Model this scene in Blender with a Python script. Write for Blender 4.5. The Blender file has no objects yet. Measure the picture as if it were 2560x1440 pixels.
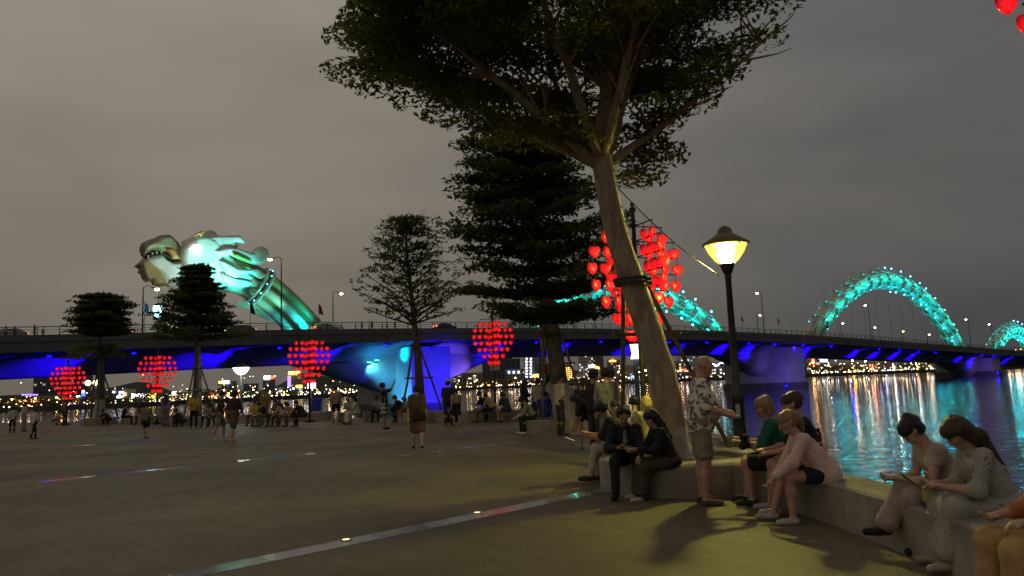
import bpy, math, random
import numpy as np
from mathutils import Vector, Matrix, Euler

random.seed(7)
rng = np.random.default_rng(7)
R = math.radians
sc = bpy.context.scene
COL = sc.collection

# ------------------------------------------------------------------ camera
EYE = Vector((0.0, 0.0, 1.55))
FOC, CX, CY = 1900.0, 1280.0, 720.0            # focal length and centre in units of a 2560 wide frame
cam_d = bpy.data.cameras.new('camera')
cam_d.sensor_width = 36.0
cam_d.lens = FOC / 2560.0 * 36.0
cam_d.clip_start = 0.05
cam_d.clip_end = 6000.0
cam = bpy.data.objects.new('camera', cam_d)
COL.objects.link(cam)
CROT = Matrix.Rotation(R(90 + 7.05), 3, 'X') @ Matrix.Rotation(R(-2.3), 3, 'Z')
cam.location = EYE
cam.rotation_euler = CROT.to_euler()
sc.camera = cam

# ------------------------------------------------------------------ night sky: low cloud lit by the city
world = bpy.data.worlds.new('World')
sc.world = world
world.use_nodes = True
wn, wl = world.node_tree.nodes, world.node_tree.links
wn.clear()
w_out = wn.new('ShaderNodeOutputWorld')
w_bg = wn.new('ShaderNodeBackground')
w_tc = wn.new('ShaderNodeTexCoord')
w_map = wn.new('ShaderNodeMapping')
w_map.inputs['Scale'].default_value = (1.3, 1.3, 3.2)
w_no = wn.new('ShaderNodeTexNoise')
w_no.inputs['Scale'].default_value = 1.9
w_no.inputs['Detail'].default_value = 4.0
w_no.inputs['Roughness'].default_value = 0.45
w_no.inputs['Distortion'].default_value = 0.4
w_sep = wn.new('ShaderNodeSeparateXYZ')
w_mr = wn.new('ShaderNodeMapRange')
w_mr.inputs['From Min'].default_value = -0.42
w_mr.inputs['From Max'].default_value = 0.62
w_add = wn.new('ShaderNodeMath'); w_add.operation = 'MULTIPLY_ADD'
w_add.inputs[1].default_value = 0.75
w_cr = wn.new('ShaderNodeValToRGB')
w_cr.color_ramp.interpolation = 'B_SPLINE'
e = w_cr.color_ramp.elements
e[0].position = 0.30; e[0].color = (0.213, 0.187, 0.154, 1)
e[1].position = 1.15 if False else 1.0; e[1].color = (0.075, 0.077, 0.084, 1)
m_ = e.new(0.62); m_.color = (0.155, 0.142, 0.122, 1)
w_hz = wn.new('ShaderNodeMapRange')                 # cloud base is a little dimmer towards the horizon
w_hz.inputs['From Min'].default_value = 0.0
w_hz.inputs['From Max'].default_value = 0.34
w_hz.inputs['To Min'].default_value = 0.56
w_hz.inputs['To Max'].default_value = 1.0
w_mul = wn.new('ShaderNodeMixRGB'); w_mul.blend_type = 'MULTIPLY'; w_mul.inputs[0].default_value = 1.0
wl.new(w_tc.outputs['Generated'], w_map.inputs['Vector'])
wl.new(w_map.outputs['Vector'], w_no.inputs['Vector'])
wl.new(w_tc.outputs['Generated'], w_sep.inputs[0])
wl.new(w_sep.outputs['X'], w_mr.inputs['Value'])
wl.new(w_no.outputs['Fac'], w_add.inputs[0])
wl.new(w_mr.outputs['Result'], w_add.inputs[2])
w_sc = wn.new('ShaderNodeMath'); w_sc.operation = 'MULTIPLY'; w_sc.inputs[1].default_value = 0.72
wl.new(w_add.outputs[0], w_sc.inputs[0])
wl.new(w_sc.outputs[0], w_cr.inputs['Fac'])
wl.new(w_sep.outputs['Z'], w_hz.inputs['Value'])
wl.new(w_cr.outputs['Color'], w_mul.inputs[1])
wl.new(w_hz.outputs['Result'], w_mul.inputs[2])
w_n2 = wn.new('ShaderNodeTexNoise'); w_n2.inputs['Scale'].default_value = 2.6; w_n2.inputs['Detail'].default_value = 3.0; w_n2.inputs['Roughness'].default_value = 0.5; w_n2.inputs['Distortion'].default_value = 0.25
w_m2 = wn.new('ShaderNodeMapping'); w_m2.inputs['Scale'].default_value = (0.8, 0.8, 2.4); w_m2.inputs['Rotation'].default_value = (0, R(12), 0)
wl.new(w_tc.outputs['Generated'], w_m2.inputs['Vector']); wl.new(w_m2.outputs[0], w_n2.inputs['Vector'])
w_r2 = wn.new('ShaderNodeMapRange'); w_r2.inputs['From Min'].default_value = 0.32; w_r2.inputs['From Max'].default_value = 0.68; w_r2.inputs['To Min'].default_value = 0.87; w_r2.inputs['To Max'].default_value = 1.15
wl.new(w_n2.outputs['Fac'], w_r2.inputs['Value'])
w_mu2 = wn.new('ShaderNodeMixRGB'); w_mu2.blend_type = 'MULTIPLY'; w_mu2.inputs[0].default_value = 1.0
wl.new(w_mul.outputs[0], w_mu2.inputs[1]); wl.new(w_r2.outputs[0], w_mu2.inputs[2])
wl.new(w_mu2.outputs[0], w_bg.inputs['Color'])
w_bg.inputs['Strength'].default_value = 1.28
wl.new(w_bg.outputs[0], w_out.inputs[0])

vs = sc.view_settings
vs.view_transform = 'Standard'; vs.look = 'None'; vs.exposure = 0.0; vs.gamma = 1.0
vs.use_curve_mapping = False
sc.render.engine = 'CYCLES'
sc.cycles.use_denoising = True
sc.cycles.max_bounces = 5
sc.cycles.diffuse_bounces = 3
sc.cycles.glossy_bounces = 3
sc.cycles.transparent_max_bounces = 8
sc.cycles.sample_clamp_indirect = 4.0
sc.cycles.caustics_reflective = False
sc.cycles.caustics_refractive = False

# ------------------------------------------------------------------ helpers: places
def ray(px, py):
    return CROT @ Vector(((px - CX) / FOC, -(py - CY) / FOC, -1.0))
def G(px, py, z=0.0):                               # where that line of sight meets a level
    d = ray(px, py); return EYE + d * ((z - EYE.z) / d.z)
def D(px, py, Y):                                   # where it meets the upright plane Y metres ahead
    d = ray(px, py); return EYE + d * (Y / d.y)

# ------------------------------------------------------------------ helpers: materials
MATS = {}
def mat(name, col, rough=0.6, var=0.15, scale=8.0, bump=0.0, bscale=40.0, metal=0.0, emit=None, estr=0.0, spec=0.5, trans=None):
    if name in MATS: return MATS[name]
    m = bpy.data.materials.new(name); m.use_nodes = True
    n, l = m.node_tree.nodes, m.node_tree.links
    b = n['Principled BSDF']
    b.inputs['Roughness'].default_value = rough
    b.inputs['Metallic'].default_value = metal
    b.inputs['Specular IOR Level'].default_value = spec
    tc = n.new('ShaderNodeTexCoord')
    if var > 0:
        no = n.new('ShaderNodeTexNoise'); no.inputs['Scale'].default_value = scale; no.inputs['Detail'].default_value = 5
        l.new(tc.outputs['Object'], no.inputs['Vector'])
        cr = n.new('ShaderNodeValToRGB')
        cr.color_ramp.elements[0].position = 0.3; cr.color_ramp.elements[1].position = 0.7
        cr.color_ramp.elements[0].color = tuple(max(0, c * (1 - var)) for c in col) + (1,)
        cr.color_ramp.elements[1].color = tuple(min(1, c * (1 + var)) for c in col) + (1,)
        l.new(no.outputs['Fac'], cr.inputs['Fac']); l.new(cr.outputs['Color'], b.inputs['Base Color'])
    else:
        b.inputs['Base Color'].default_value = tuple(col) + (1,)
    if bump > 0:
        n2 = n.new('ShaderNodeTexNoise'); n2.inputs['Scale'].default_value = bscale; n2.inputs['Detail'].default_value = 4
        l.new(tc.outputs['Object'], n2.inputs['Vector'])
        bp = n.new('ShaderNodeBump'); bp.inputs['Strength'].default_value = bump; bp.inputs['Distance'].default_value = 0.02
        l.new(n2.outputs['Fac'], bp.inputs['Height']); l.new(bp.outputs['Normal'], b.inputs['Normal'])
    if emit is not None:
        b.inputs['Emission Color'].default_value = tuple(emit) + (1,)
        b.inputs['Emission Strength'].default_value = estr
    MATS[name] = m
    return m
def glow(name, col, s):
    return mat(name, tuple(min(0.8, c) for c in col), 0.4, 0, emit=col, estr=s)

# ------------------------------------------------------------------ helpers: meshes and objects
def tag(o, label=None, cat=None, group=None, kind=None):
    if label: o['label'] = label
    if cat: o['category'] = cat
    if group: o['group'] = group
    if kind: o['kind'] = kind
    return o
def empty(name, loc=(0, 0, 0), rz=0.0, scale=1.0):
    o = bpy.data.objects.new(name, None); COL.objects.link(o)
    o.location = loc; o.rotation_euler = (0, 0, rz); o.scale = (scale,) * 3
    o.empty_display_size = 0.1
    return o
def link(name, mesh, parent=None, loc=None):
    o = bpy.data.objects.new(name, mesh); COL.objects.link(o)
    if parent is not None: o.parent = parent
    if loc is not None: o.location = loc
    return o
def mesh_from(name, v, f, mats, smooth=False, midx=None):
    me = bpy.data.meshes.new(name)
    me.from_pydata([tuple(map(float, p)) for p in v], [], [tuple(map(int, q)) for q in f])
    for m in mats: me.materials.append(m)
    if smooth: me.polygons.foreach_set('use_smooth', [True] * len(me.polygons))
    if midx is not None: me.polygons.foreach_set('material_index', list(midx))
    me.update()
    return me
def mesh_np(name, V, Q, mats, smooth=False):        # quads as arrays, fast
    me = bpy.data.meshes.new(name)
    nv, nq = len(V), len(Q)
    me.vertices.add(nv); me.vertices.foreach_set('co', np.asarray(V, np.float32).ravel())
    me.loops.add(nq * 4); me.loops.foreach_set('vertex_index', np.asarray(Q, np.int32).ravel())
    me.polygons.add(nq)
    me.polygons.foreach_set('loop_start', np.arange(0, nq * 4, 4, dtype=np.int32))
    try: me.polygons.foreach_set('loop_total', np.full(nq, 4, np.int32))
    except Exception: pass
    if smooth: me.polygons.foreach_set('use_smooth', np.ones(nq, bool))
    for m in mats: me.materials.append(m)
    me.update(calc_edges=True); me.validate()
    return me

class MB:
    def __init__(s): s.v = []; s.f = []; s.mi = []; s.cur = 0
    def add(s, v, f):
        k = len(s.v); s.v += [tuple(p) for p in v]; s.f += [tuple(i + k for i in q) for q in f]; s.mi += [s.cur] * len(f); return s
    def box(s, c, d, rz=0.0, taper=1.0):
        hx, hy, hz = d[0] / 2, d[1] / 2, d[2] / 2
        cs, sn = math.cos(rz), math.sin(rz); P = []
        for z, k in ((-hz, 1.0), (hz, taper)):
            for x, y in ((-hx, -hy), (hx, -hy), (hx, hy), (-hx, hy)):
                x *= k; y *= k
                P.append((c[0] + x * cs - y * sn, c[1] + x * sn + y * cs, c[2] + z))
        return s.add(P, [(3, 2, 1, 0), (4, 5, 6, 7), (0, 1, 5, 4), (1, 2, 6, 5), (2, 3, 7, 6), (3, 0, 4, 7)])
    def tube(s, pts, rad, n=8, cap=True):
        pts = [Vector(p) for p in pts]
        if not hasattr(rad, '__len__'): rad = [rad] * len(pts)
        P = []; F = []; up = Vector((0, 0, 1)); prev = None
        for i, p in enumerate(pts):
            t = (pts[min(i + 1, len(pts) - 1)] - pts[max(i - 1, 0)])
            if t.length < 1e-9: t = Vector((0, 0, 1))
            t.normalize()
            if prev is None:
                a = t.orthogonal().normalized() if abs(t.z) > 0.95 else t.cross(up).normalized()
            else:
                a = (prev - t * prev.dot(t))
                a = a.normalized() if a.length > 1e-6 else t.orthogonal().normalized()
            prev = a; b = t.cross(a)
            for k in range(n):
                th = 2 * math.pi * k / n
                P.append(p + (a * math.cos(th) + b * math.sin(th)) * rad[i])
        for i in range(len(pts) - 1):
            for k in range(n):
                q = (k + 1) % n
                F.append((i * n + k, i * n + q, (i + 1) * n + q, (i + 1) * n + k))
        if cap:
            F.append(tuple(range(n - 1, -1, -1))); F.append(tuple((len(pts) - 1) * n + k for k in range(n)))
        return s.add(P, F)
    def lathe(s, prof, c=(0, 0, 0), n=20):
        P = []; F = []
        for r, z in prof:
            for k in range(n):
                th = 2 * math.pi * k / n
                P.append((c[0] + r * math.cos(th), c[1] + r * math.sin(th), c[2] + z))
        for i in range(len(prof) - 1):
            for k in range(n):
                q = (k + 1) % n
                F.append((i * n + k, i * n + q, (i + 1) * n + q, (i + 1) * n + k))
        F.append(tuple(range(n - 1, -1, -1))); F.append(tuple((len(prof) - 1) * n + k for k in range(n)))
        return s.add(P, F)
    def ball(s, c, r, n=10, m=7, sq=(1, 1, 1)):
        P = []; F = []
        for i in range(1, m):
            ph = math.pi * i / m
            for k in range(n):
                th = 2 * math.pi * k / n
                P.append((c[0] + sq[0] * r * math.sin(ph) * math.cos(th), c[1] + sq[1] * r * math.sin(ph) * math.sin(th), c[2] + sq[2] * r * math.cos(ph)))
        for i in range(m - 2):
            for k in range(n):
                q = (k + 1) % n
                F.append((i * n + k, (i + 1) * n + k, (i + 1) * n + q, i * n + q))
        P.append((c[0], c[1], c[2] + sq[2] * r)); P.append((c[0], c[1], c[2] - sq[2] * r))
        t, b = len(P) - 2, len(P) - 1
        for k in range(n):
            q = (k + 1) % n
            F.append((t, k, q)); F.append((b, (m - 2) * n + q, (m - 2) * n + k))
        return s.add(P, F)
    def prism(s, poly, z0, z1):
        n = len(poly); P = [(p[0], p[1], z0) for p in poly] + [(p[0], p[1], z1) for p in poly]
        F = [tuple(range(n - 1, -1, -1)), tuple(range(n, 2 * n))] + [(i, (i + 1) % n, n + (i + 1) % n, n + i) for i in range(n)]
        return s.add(P, F)
    def me(s, name, *mats, smooth=False): return mesh_from(name, s.v, s.f, mats, smooth, s.mi)
    def build(s, name, m, parent=None, smooth=False):
        ms = m if isinstance(m, (list, tuple)) else [m]
        return link(name, s.me(name, *ms, smooth=smooth), parent)

# ------------------------------------------------------------------ helpers: smooth solids from joined round cones (surface nets)
def surface_nets(f, org, h):
    s = f < 0
    nx, ny, nz = f.shape
    acc = np.zeros((nx - 1, ny - 1, nz - 1, 3), np.float32); cnt = np.zeros((nx - 1, ny - 1, nz - 1), np.float32)
    cross = []
    for ax in range(3):
        sl0 = [slice(None)] * 3; sl1 = [slice(None)] * 3
        sl0[ax] = slice(0, -1); sl1[ax] = slice(1, None)
        a, b = f[tuple(sl0)], f[tuple(sl1)]
        x = np.argwhere((a < 0) != (b < 0))
        fa = a[tuple(x.T)]; fb = b[tuple(x.T)]
        p = x.astype(np.float32); p[:, ax] += fa / (fa - fb)
        o1, o2 = [k for k in range(3) if k != ax]
        for d1 in (0, 1):
            for d2 in (0, 1):
                c = x.copy(); c[:, o1] -= d1; c[:, o2] -= d2
                ok = np.all(c >= 0, 1) & (c[:, 0] < nx - 1) & (c[:, 1] < ny - 1) & (c[:, 2] < nz - 1)
                np.add.at(acc, tuple(c[ok].T), p[ok]); np.add.at(cnt, tuple(c[ok].T), 1)
        cross.append((x, fa < 0))
    cells = np.argwhere(cnt > 0)
    idx = -np.ones(cnt.shape, np.int64); idx[tuple(cells.T)] = np.arange(len(cells))
    V = acc[tuple(cells.T)] / cnt[tuple(cells.T)][:, None] * h + np.asarray(org, np.float32)
    Q = []
    for ax in range(3):
        x, inside = cross[ax]
        o1, o2 = [(1, 2), (2, 0), (0, 1)][ax]
        ok = (x[:, o1] > 0) & (x[:, o2] > 0) & (x[:, o1] < cnt.shape[o1]) & (x[:, o2] < cnt.shape[o2]) & (x[:, ax] < cnt.shape[ax])
        x = x[ok]; ins = inside[ok]
        q = []
        for d1, d2 in ((1, 1), (0, 1), (0, 0), (1, 0)):
            c = x.copy(); c[:, o1] -= d1; c[:, o2] -= d2
            q.append(idx[tuple(c.T)])
        q = np.stack(q, 1)
        q[~ins] = q[~ins][:, ::-1]
        Q.append(q)
    Q = np.concatenate(Q); Q = Q[(Q >= 0).all(1)]
    return V, Q

class Solid:
    def __init__(s, k=0.03): s.p = []; s.k = k; s.cuts = []
    def cone(s, a, b, ra, rb=None, sub=False, k=None):
        s.p.append((np.array(a, float), np.array(b, float), float(ra), float(ra if rb is None else rb), sub, k)); return s
    def ball(s, a, r, sub=False, k=None): return s.cone(a, a, r, r, sub, k)
    def cut(s, point, normal): s.cuts.append((np.array(point, float), np.array(normal, float))); return s   # removes the side the normal points to
    def grow(s, h):
        pts = np.array([q + sg * r for a, b, ra, rb, sub, k in s.p if not sub for q, r in ((a, ra), (b, rb)) for sg in (-1, 1)])
        lo = pts.min(0) - 3 * h; hi = pts.max(0) + 3 * h
        n = np.ceil((hi - lo) / h).astype(int) + 1
        f = np.full(n, 0.25, np.float32)
        ax = [(lo[i] + h * np.arange(n[i])).astype(np.float32) for i in range(3)]
        for a, b, ra, rb, sub, k in s.p:
            k = s.k if k is None else k
            m = max(ra, rb) + 2 * k + 2.5 * h
            i0 = np.maximum(((np.minimum(a, b) - m - lo) / h).astype(int), 0)
            i1 = np.minimum(((np.maximum(a, b) + m - lo) / h).astype(int) + 2, n)
            if (i1 <= i0).any(): continue
            sl = tuple(slice(i0[j], i1[j]) for j in range(3))
            X = ax[0][sl[0]][:, None, None]; Y = ax[1][sl[1]][None, :, None]; Z = ax[2][sl[2]][None, None, :]
            ab = b - a; L = float(ab @ ab)
            if L < 1e-10:
                d = np.sqrt((X - a[0]) ** 2 + (Y - a[1]) ** 2 + (Z - a[2]) ** 2) - ra
            else:
                t = ((X - a[0]) * ab[0] + (Y - a[1]) * ab[1] + (Z - a[2]) * ab[2]) / L
                t = np.clip(t, 0, 1)
                d = np.sqrt((X - a[0] - t * ab[0]) ** 2 + (Y - a[1] - t * ab[1]) ** 2 + (Z - a[2] - t * ab[2]) ** 2) - (ra + t * (rb - ra))
            g = f[sl]
            if sub:
                f[sl] = np.maximum(g, -d)
            else:
                if k > 0:
                    hh = np.maximum(k - np.abs(g - d), 0) / k
                    f[sl] = np.minimum(g, d) - hh * hh * k * 0.25
                else: f[sl] = np.minimum(g, d)
        for p, nn in s.cuts:
            nn = nn / np.linalg.norm(nn)
            d = (ax[0][:, None, None] - p[0]) * nn[0] + (ax[1][None, :, None] - p[1]) * nn[1] + (ax[2][None, None, :] - p[2]) * nn[2]
            f = np.maximum(f, d.astype(np.float32))
        return surface_nets(f, lo, h)
    def mesh(s, name, h, m):
        V, Q = s.grow(h)
        return mesh_np(name, V, Q, [m] if m else [], True)

# ------------------------------------------------------------------ materials
def paving_material():
    m = bpy.data.materials.new('plaza_paving'); m.use_nodes = True
    n, l = m.node_tree.nodes, m.node_tree.links; b = n['Principled BSDF']
    tc = n.new('ShaderNodeTexCoord'); mp = n.new('ShaderNodeMapping'); mp.inputs['Rotation'].default_value = (0, 0, R(45))
    l.new(tc.outputs['Object'], mp.inputs['Vector'])
    br = n.new('ShaderNodeTexBrick'); br.inputs['Scale'].default_value = 1.0
    br.inputs['Brick Width'].default_value = 0.4; br.inputs['Row Height'].default_value = 0.2; br.inputs['Mortar Size'].default_value = 0.006
    br.inputs['Color1'].default_value = (0.188, 0.162, 0.106, 1); br.inputs['Color2'].default_value = (0.156, 0.135, 0.09, 1); br.inputs['Mortar'].default_value = (0.125, 0.107, 0.068, 1)
    l.new(mp.outputs[0], br.inputs['Vector'])
    no = n.new('ShaderNodeTexNoise'); no.inputs['Scale'].default_value = 0.35; no.inputs['Detail'].default_value = 6; l.new(tc.outputs['Object'], no.inputs['Vector'])
    cr = n.new('ShaderNodeValToRGB'); cr.color_ramp.elements[0].position = 0.35; cr.color_ramp.elements[1].position = 0.68
    cr.color_ramp.elements[0].color = (0.70, 0.70, 0.73, 1); cr.color_ramp.elements[1].color = (1.32, 1.28, 1.18, 1)
    l.new(no.outputs['Fac'], cr.inputs['Fac'])
    mx = n.new('ShaderNodeMixRGB'); mx.blend_type = 'MULTIPLY'; mx.inputs[0].default_value = 1
    l.new(br.outputs['Color'], mx.inputs[1]); l.new(cr.outputs['Color'], mx.inputs[2])
    n2 = n.new('ShaderNodeTexNoise'); n2.inputs['Scale'].default_value = 26; n2.inputs['Detail'].default_value = 4; l.new(tc.outputs['Object'], n2.inputs['Vector'])
    m2 = n.new('ShaderNodeMixRGB'); m2.blend_type = 'OVERLAY'; m2.inputs[0].default_value = 0.35
    l.new(mx.outputs[0], m2.inputs[1]); l.new(n2.outputs['Fac'], m2.inputs[2]); l.new(m2.outputs[0], b.inputs['Base Color'])
    b.inputs['Roughness'].default_value = 0.62; b.inputs['Specular IOR Level'].default_value = 0.28
    bp = n.new('ShaderNodeBump'); bp.inputs['Strength'].default_value = 0.2; bp.inputs['Distance'].default_value = 0.004
    l.new(br.outputs['Fac'], bp.inputs['Height']); bp.invert = True
    b2 = n.new('ShaderNodeBump'); b2.inputs['Strength'].default_value = 0.3; b2.inputs['Distance'].default_value = 0.004
    l.new(n2.outputs['Fac'], b2.inputs['Height']); l.new(bp.outputs[0], b2.inputs['Normal']); l.new(b2.outputs[0], b.inputs['Normal'])
    return m
def water_material():
    m = bpy.data.materials.new('river_water'); m.use_nodes = True
    n, l = m.node_tree.nodes, m.node_tree.links; b = n['Principled BSDF']
    b.inputs['Base Color'].default_value = (0.012, 0.016, 0.02, 1); b.inputs['Roughness'].default_value = 0.03; b.inputs['IOR'].default_value = 1.33
    tc = n.new('ShaderNodeTexCoord')
    def wave(scale, det, dist, strength, prev):
        mp = n.new('ShaderNodeMapping'); mp.inputs['Scale'].default_value = (scale * 0.6, scale * 1.5, scale); mp.inputs['Rotation'].default_value = (0, 0, R(12))
        l.new(tc.outputs['Object'], mp.inputs['Vector'])
        no = n.new('ShaderNodeTexNoise'); no.inputs['Scale'].default_value = 1.0; no.inputs['Detail'].default_value = det; no.inputs['Roughness'].default_value = 0.5
        l.new(mp.outputs[0], no.inputs['Vector'])
        bp = n.new('ShaderNodeBump'); bp.inputs['Strength'].default_value = strength; bp.inputs['Distance'].default_value = dist
        l.new(no.outputs['Fac'], bp.inputs['Height'])
        if prev: l.new(prev, bp.inputs['Normal'])
        return bp.outputs[0]
    o = wave(0.7, 2.0, 0.10, 1.0, None)
    o = wave(2.8, 2.0, 0.026, 1.0, o)
    l.new(o, b.inputs['Normal'])
    return m
def bark_material(name, c1, c2):
    m = bpy.data.materials.new(name); m.use_nodes = True
    n, l = m.node_tree.nodes, m.node_tree.links; b = n['Principled BSDF']; b.inputs['Roughness'].default_value = 0.85
    tc = n.new('ShaderNodeTexCoord'); mp = n.new('ShaderNodeMapping'); mp.inputs['Scale'].default_value = (5, 5, 1.6)
    l.new(tc.outputs['Object'], mp.inputs[0])
    no = n.new('ShaderNodeTexNoise'); no.inputs['Scale'].default_value = 2.2; no.inputs['Detail'].default_value = 8; no.inputs['Distortion'].default_value = 0.6
    l.new(mp.outputs[0], no.inputs['Vector'])
    cr = n.new('ShaderNodeValToRGB'); cr.color_ramp.elements[0].position = 0.36; cr.color_ramp.elements[1].position = 0.62
    cr.color_ramp.elements[0].color = c1 + (1,); cr.color_ramp.elements[1].color = c2 + (1,)
    l.new(no.outputs['Fac'], cr.inputs[0]); l.new(cr.outputs[0], b.inputs['Base Color'])
    bp = n.new('ShaderNodeBump'); bp.inputs['Strength'].default_value = 0.6; bp.inputs['Distance'].default_value = 0.03
    l.new(no.outputs['Fac'], bp.inputs['Height']); l.new(bp.outputs[0], b.inputs['Normal'])
    return m
def leaf_material(name, c1, c2):
    m = bpy.data.materials.new(name); m.use_nodes = True
    n, l = m.node_tree.nodes, m.node_tree.links; b = n['Principled BSDF']
    b.inputs['Roughness'].default_value = 0.5; b.inputs['Specular IOR Level'].default_value = 0.3
    ge = n.new('ShaderNodeNewGeometry'); cr = n.new('ShaderNodeValToRGB')
    cr.color_ramp.elements[0].color = c1 + (1,); cr.color_ramp.elements[1].color = c2 + (1,)
    l.new(ge.outputs['Random Per Island'], cr.inputs[0]); l.new(cr.outputs[0], b.inputs['Base Color'])
    tr = n.new('ShaderNodeBsdfTranslucent'); br_ = n.new('ShaderNodeMixRGB'); br_.blend_type = 'MULTIPLY'; br_.inputs[0].default_value = 1; br_.inputs[2].default_value = (1.9, 1.9, 1.3, 1); l.new(cr.outputs[0], br_.inputs[1]); l.new(br_.outputs[0], tr.inputs['Color'])
    mx = n.new('ShaderNodeMixShader'); mx.inputs[0].default_value = 0.5
    l.new(b.outputs[0], mx.inputs[1]); l.new(tr.outputs[0], mx.inputs[2]); l.new(mx.outputs[0], n['Material Output'].inputs[0])
    return m
PAVING = paving_material(); WATER = water_material()
BARK = bark_material('bark_pale', (0.26, 0.20, 0.135), (0.42, 0.335, 0.23)); BARK_D = bark_material('bark_dark', (0.06, 0.05, 0.04), (0.16, 0.13, 0.10))
LEAF = leaf_material('leaf_green', (0.07, 0.088, 0.022), (0.14, 0.155, 0.045)); LEAF_D = leaf_material('leaf_dark_green', (0.045, 0.06, 0.022), (0.085, 0.10, 0.04))
CONC = mat('seat_wall_concrete', (0.29, 0.265, 0.215), 0.8, 0.38, 2.2, 0.5, 30)
CONC_P = mat('pier_concrete', (0.42, 0.42, 0.42), 0.8, 0.15, 0.35, 0.2, 3)
STEEL_D = mat('dark_steel', (0.03, 0.03, 0.032), 0.45, 0.2, 10)
IRON = mat('black_iron', (0.018, 0.018, 0.018), 0.5, 0.2, 20)
GRANITE = mat('polished_granite', (0.24, 0.24, 0.25), 0.15, 0.25, 6, 0.05, 14, spec=1.0)
FASCIA = mat('bridge_edge_concrete', (0.14, 0.13, 0.12), 0.7, 0.2, 0.4)
SOFFIT = mat('bridge_soffit', (0.32, 0.32, 0.34), 0.65, 0.15, 0.3)
ASPHALT = mat('asphalt', (0.05, 0.05, 0.05), 0.9, 0.2, 3)
WHITEWASH = mat('whitewash', (0.38, 0.36, 0.32), 0.9, 0.25, 9, 0.4, 18)
BAMBOO = mat('stake_pole', (0.13, 0.10, 0.065), 0.8, 0.3, 9)
ROPE = mat('tie_rope', (0.07, 0.055, 0.04), 0.9, 0.3, 20)
SOIL = mat('planter_soil', (0.06, 0.048, 0.035), 0.95, 0.3, 9, 0.5, 25)

# ================================================================== SETTING
WZ = -3.45                                            # river level
wm = MB(); wm.add([(-3000, -200, WZ), (3000, -200, WZ), (3000, 3500, WZ), (-3000, 3500, WZ)], [(0, 1, 2, 3)])
tag(wm.build('river_water', WATER), kind='structure')

EDGE = [(4.2, -60), (4.9, 2), (4.75, 5.5), (4.6, 8.0), (4.2, 10.0), (4.4, 12), (4.9, 15), (5.0, 19), (4.6, 23), (3.4, 27), (0.9, 31.8), (-4.3, 35.6),
        (-9.3, 39.6), (-15, 42), (-24, 49.2), (-40, 58), (-75, 68), (-160, 72)]
poly = EDGE + [(-160, -60)]
g = MB(); g.prism(poly[::-1], -4.6, 0.0)
tag(g.build('plaza_ground', PAVING), kind='structure')
# granite coping along the river edge
cp = MB()
for (x0, y0), (x1, y1) in zip(EDGE[1:-1], EDGE[2:]):
    dx, dy = x1 - x0, y1 - y0; L = math.hypot(dx, dy); nx, ny = -dy / L, dx / L
    if True:
        q = [(x0 + nx * 0.35, y0 + ny * 0.35), (x0 - nx * 0.06, y0 - ny * 0.06), (x1 - nx * 0.06, y1 - ny * 0.06), (x1 + nx * 0.35, y1 + ny * 0.35)]
        cp.prism(q, -0.12, 0.05)
tag(cp.build('river_coping', CONC), kind='structure')
# polished granite bands let into the paving, all running the same way
def band(c, s0, s1, w):
    q = 1 / math.sqrt(2); cx = -c / 2; cy = c / 2
    b = MB(); pts = []
    n = max(2, int((s1 - s0) / 1.2))
    for i in range(n):
        a0 = s0 + (s1 - s0) * i / n + 0.006; a1 = s0 + (s1 - s0) * (i + 1) / n - 0.006
        P = []
        for s, ww in ((a0, -w / 2), (a1, -w / 2), (a1, w / 2), (a0, w / 2)):
            P.append((cx + q * s - q * ww, cy + q * s + q * ww))
        b.prism(P, -0.02, 0.004)
    return b.build('granite_band', GRANITE)
for c, s0, s1, w in ((9.75, 2.2, 8.6, 0.30), (24.2, 4.0, 9.9, 0.34), (20.15, 10.4, 14.2, 0.28), (40.75, 7.0, 16.5, 0.4)):
    tag(band(c, s0, s1, w), kind='structure')

# ------------------------------------------------------------------ seat walls and planters
def ring_wall(name, c, r, th, h, label, a0=0.0, a1=360.0):
    root = empty(name, (c[0], c[1], 0)); tag(root, label, 'planter')
    n = 48; prof = [(r - th, 0), (r - th, h - 0.02), (r - th + 0.02, h), (r - 0.03, h), (r, h - 0.03), (r, 0)]
    P = []; F = []
    for k in range(n):
        t = 2 * math.pi * k / n
        for rr, z in prof: P.append((rr * math.cos(t), rr * math.sin(t), z))
    m = len(prof)
    for k in range(n):
        q = (k + 1) % n
        for i in range(m - 1): F.append((k * m + i, k * m + i + 1, q * m + i + 1, q * m + i))
    b = MB(); b.add(P, F); b.build('rim', CONC, root)
    s = MB(); s.lathe([(r - th, h - 0.12), (r * 0.5, h - 0.06), (0.01, h - 0.04)], n=32); s.build('soil', SOIL, root)
    return root
ring_wall('tree_planter', (2.4, 11.1), 1.25, 0.42, 0.42, 'round concrete planter at the foot of the big leaning tree')
ring_wall('tree_planter', (1.35, 23.2), 1.25, 0.42, 0.42, 'round concrete planter under the dense dark tree, behind the seated group')
ring_wall('tree_planter', (-4.18, 33.6), 1.0, 0.35, 0.42, 'round planter of the sparse tree in front of the lit blue pier')
ring_wall('tree_planter', (-16.9, 40.6), 1.0, 0.35, 0.42, 'round planter of the cone shaped tree below the dragon head')
ring_wall('tree_planter', (-25.2, 46.4), 1.0, 0.35, 0.42, 'round planter of the leftmost tree')

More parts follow.
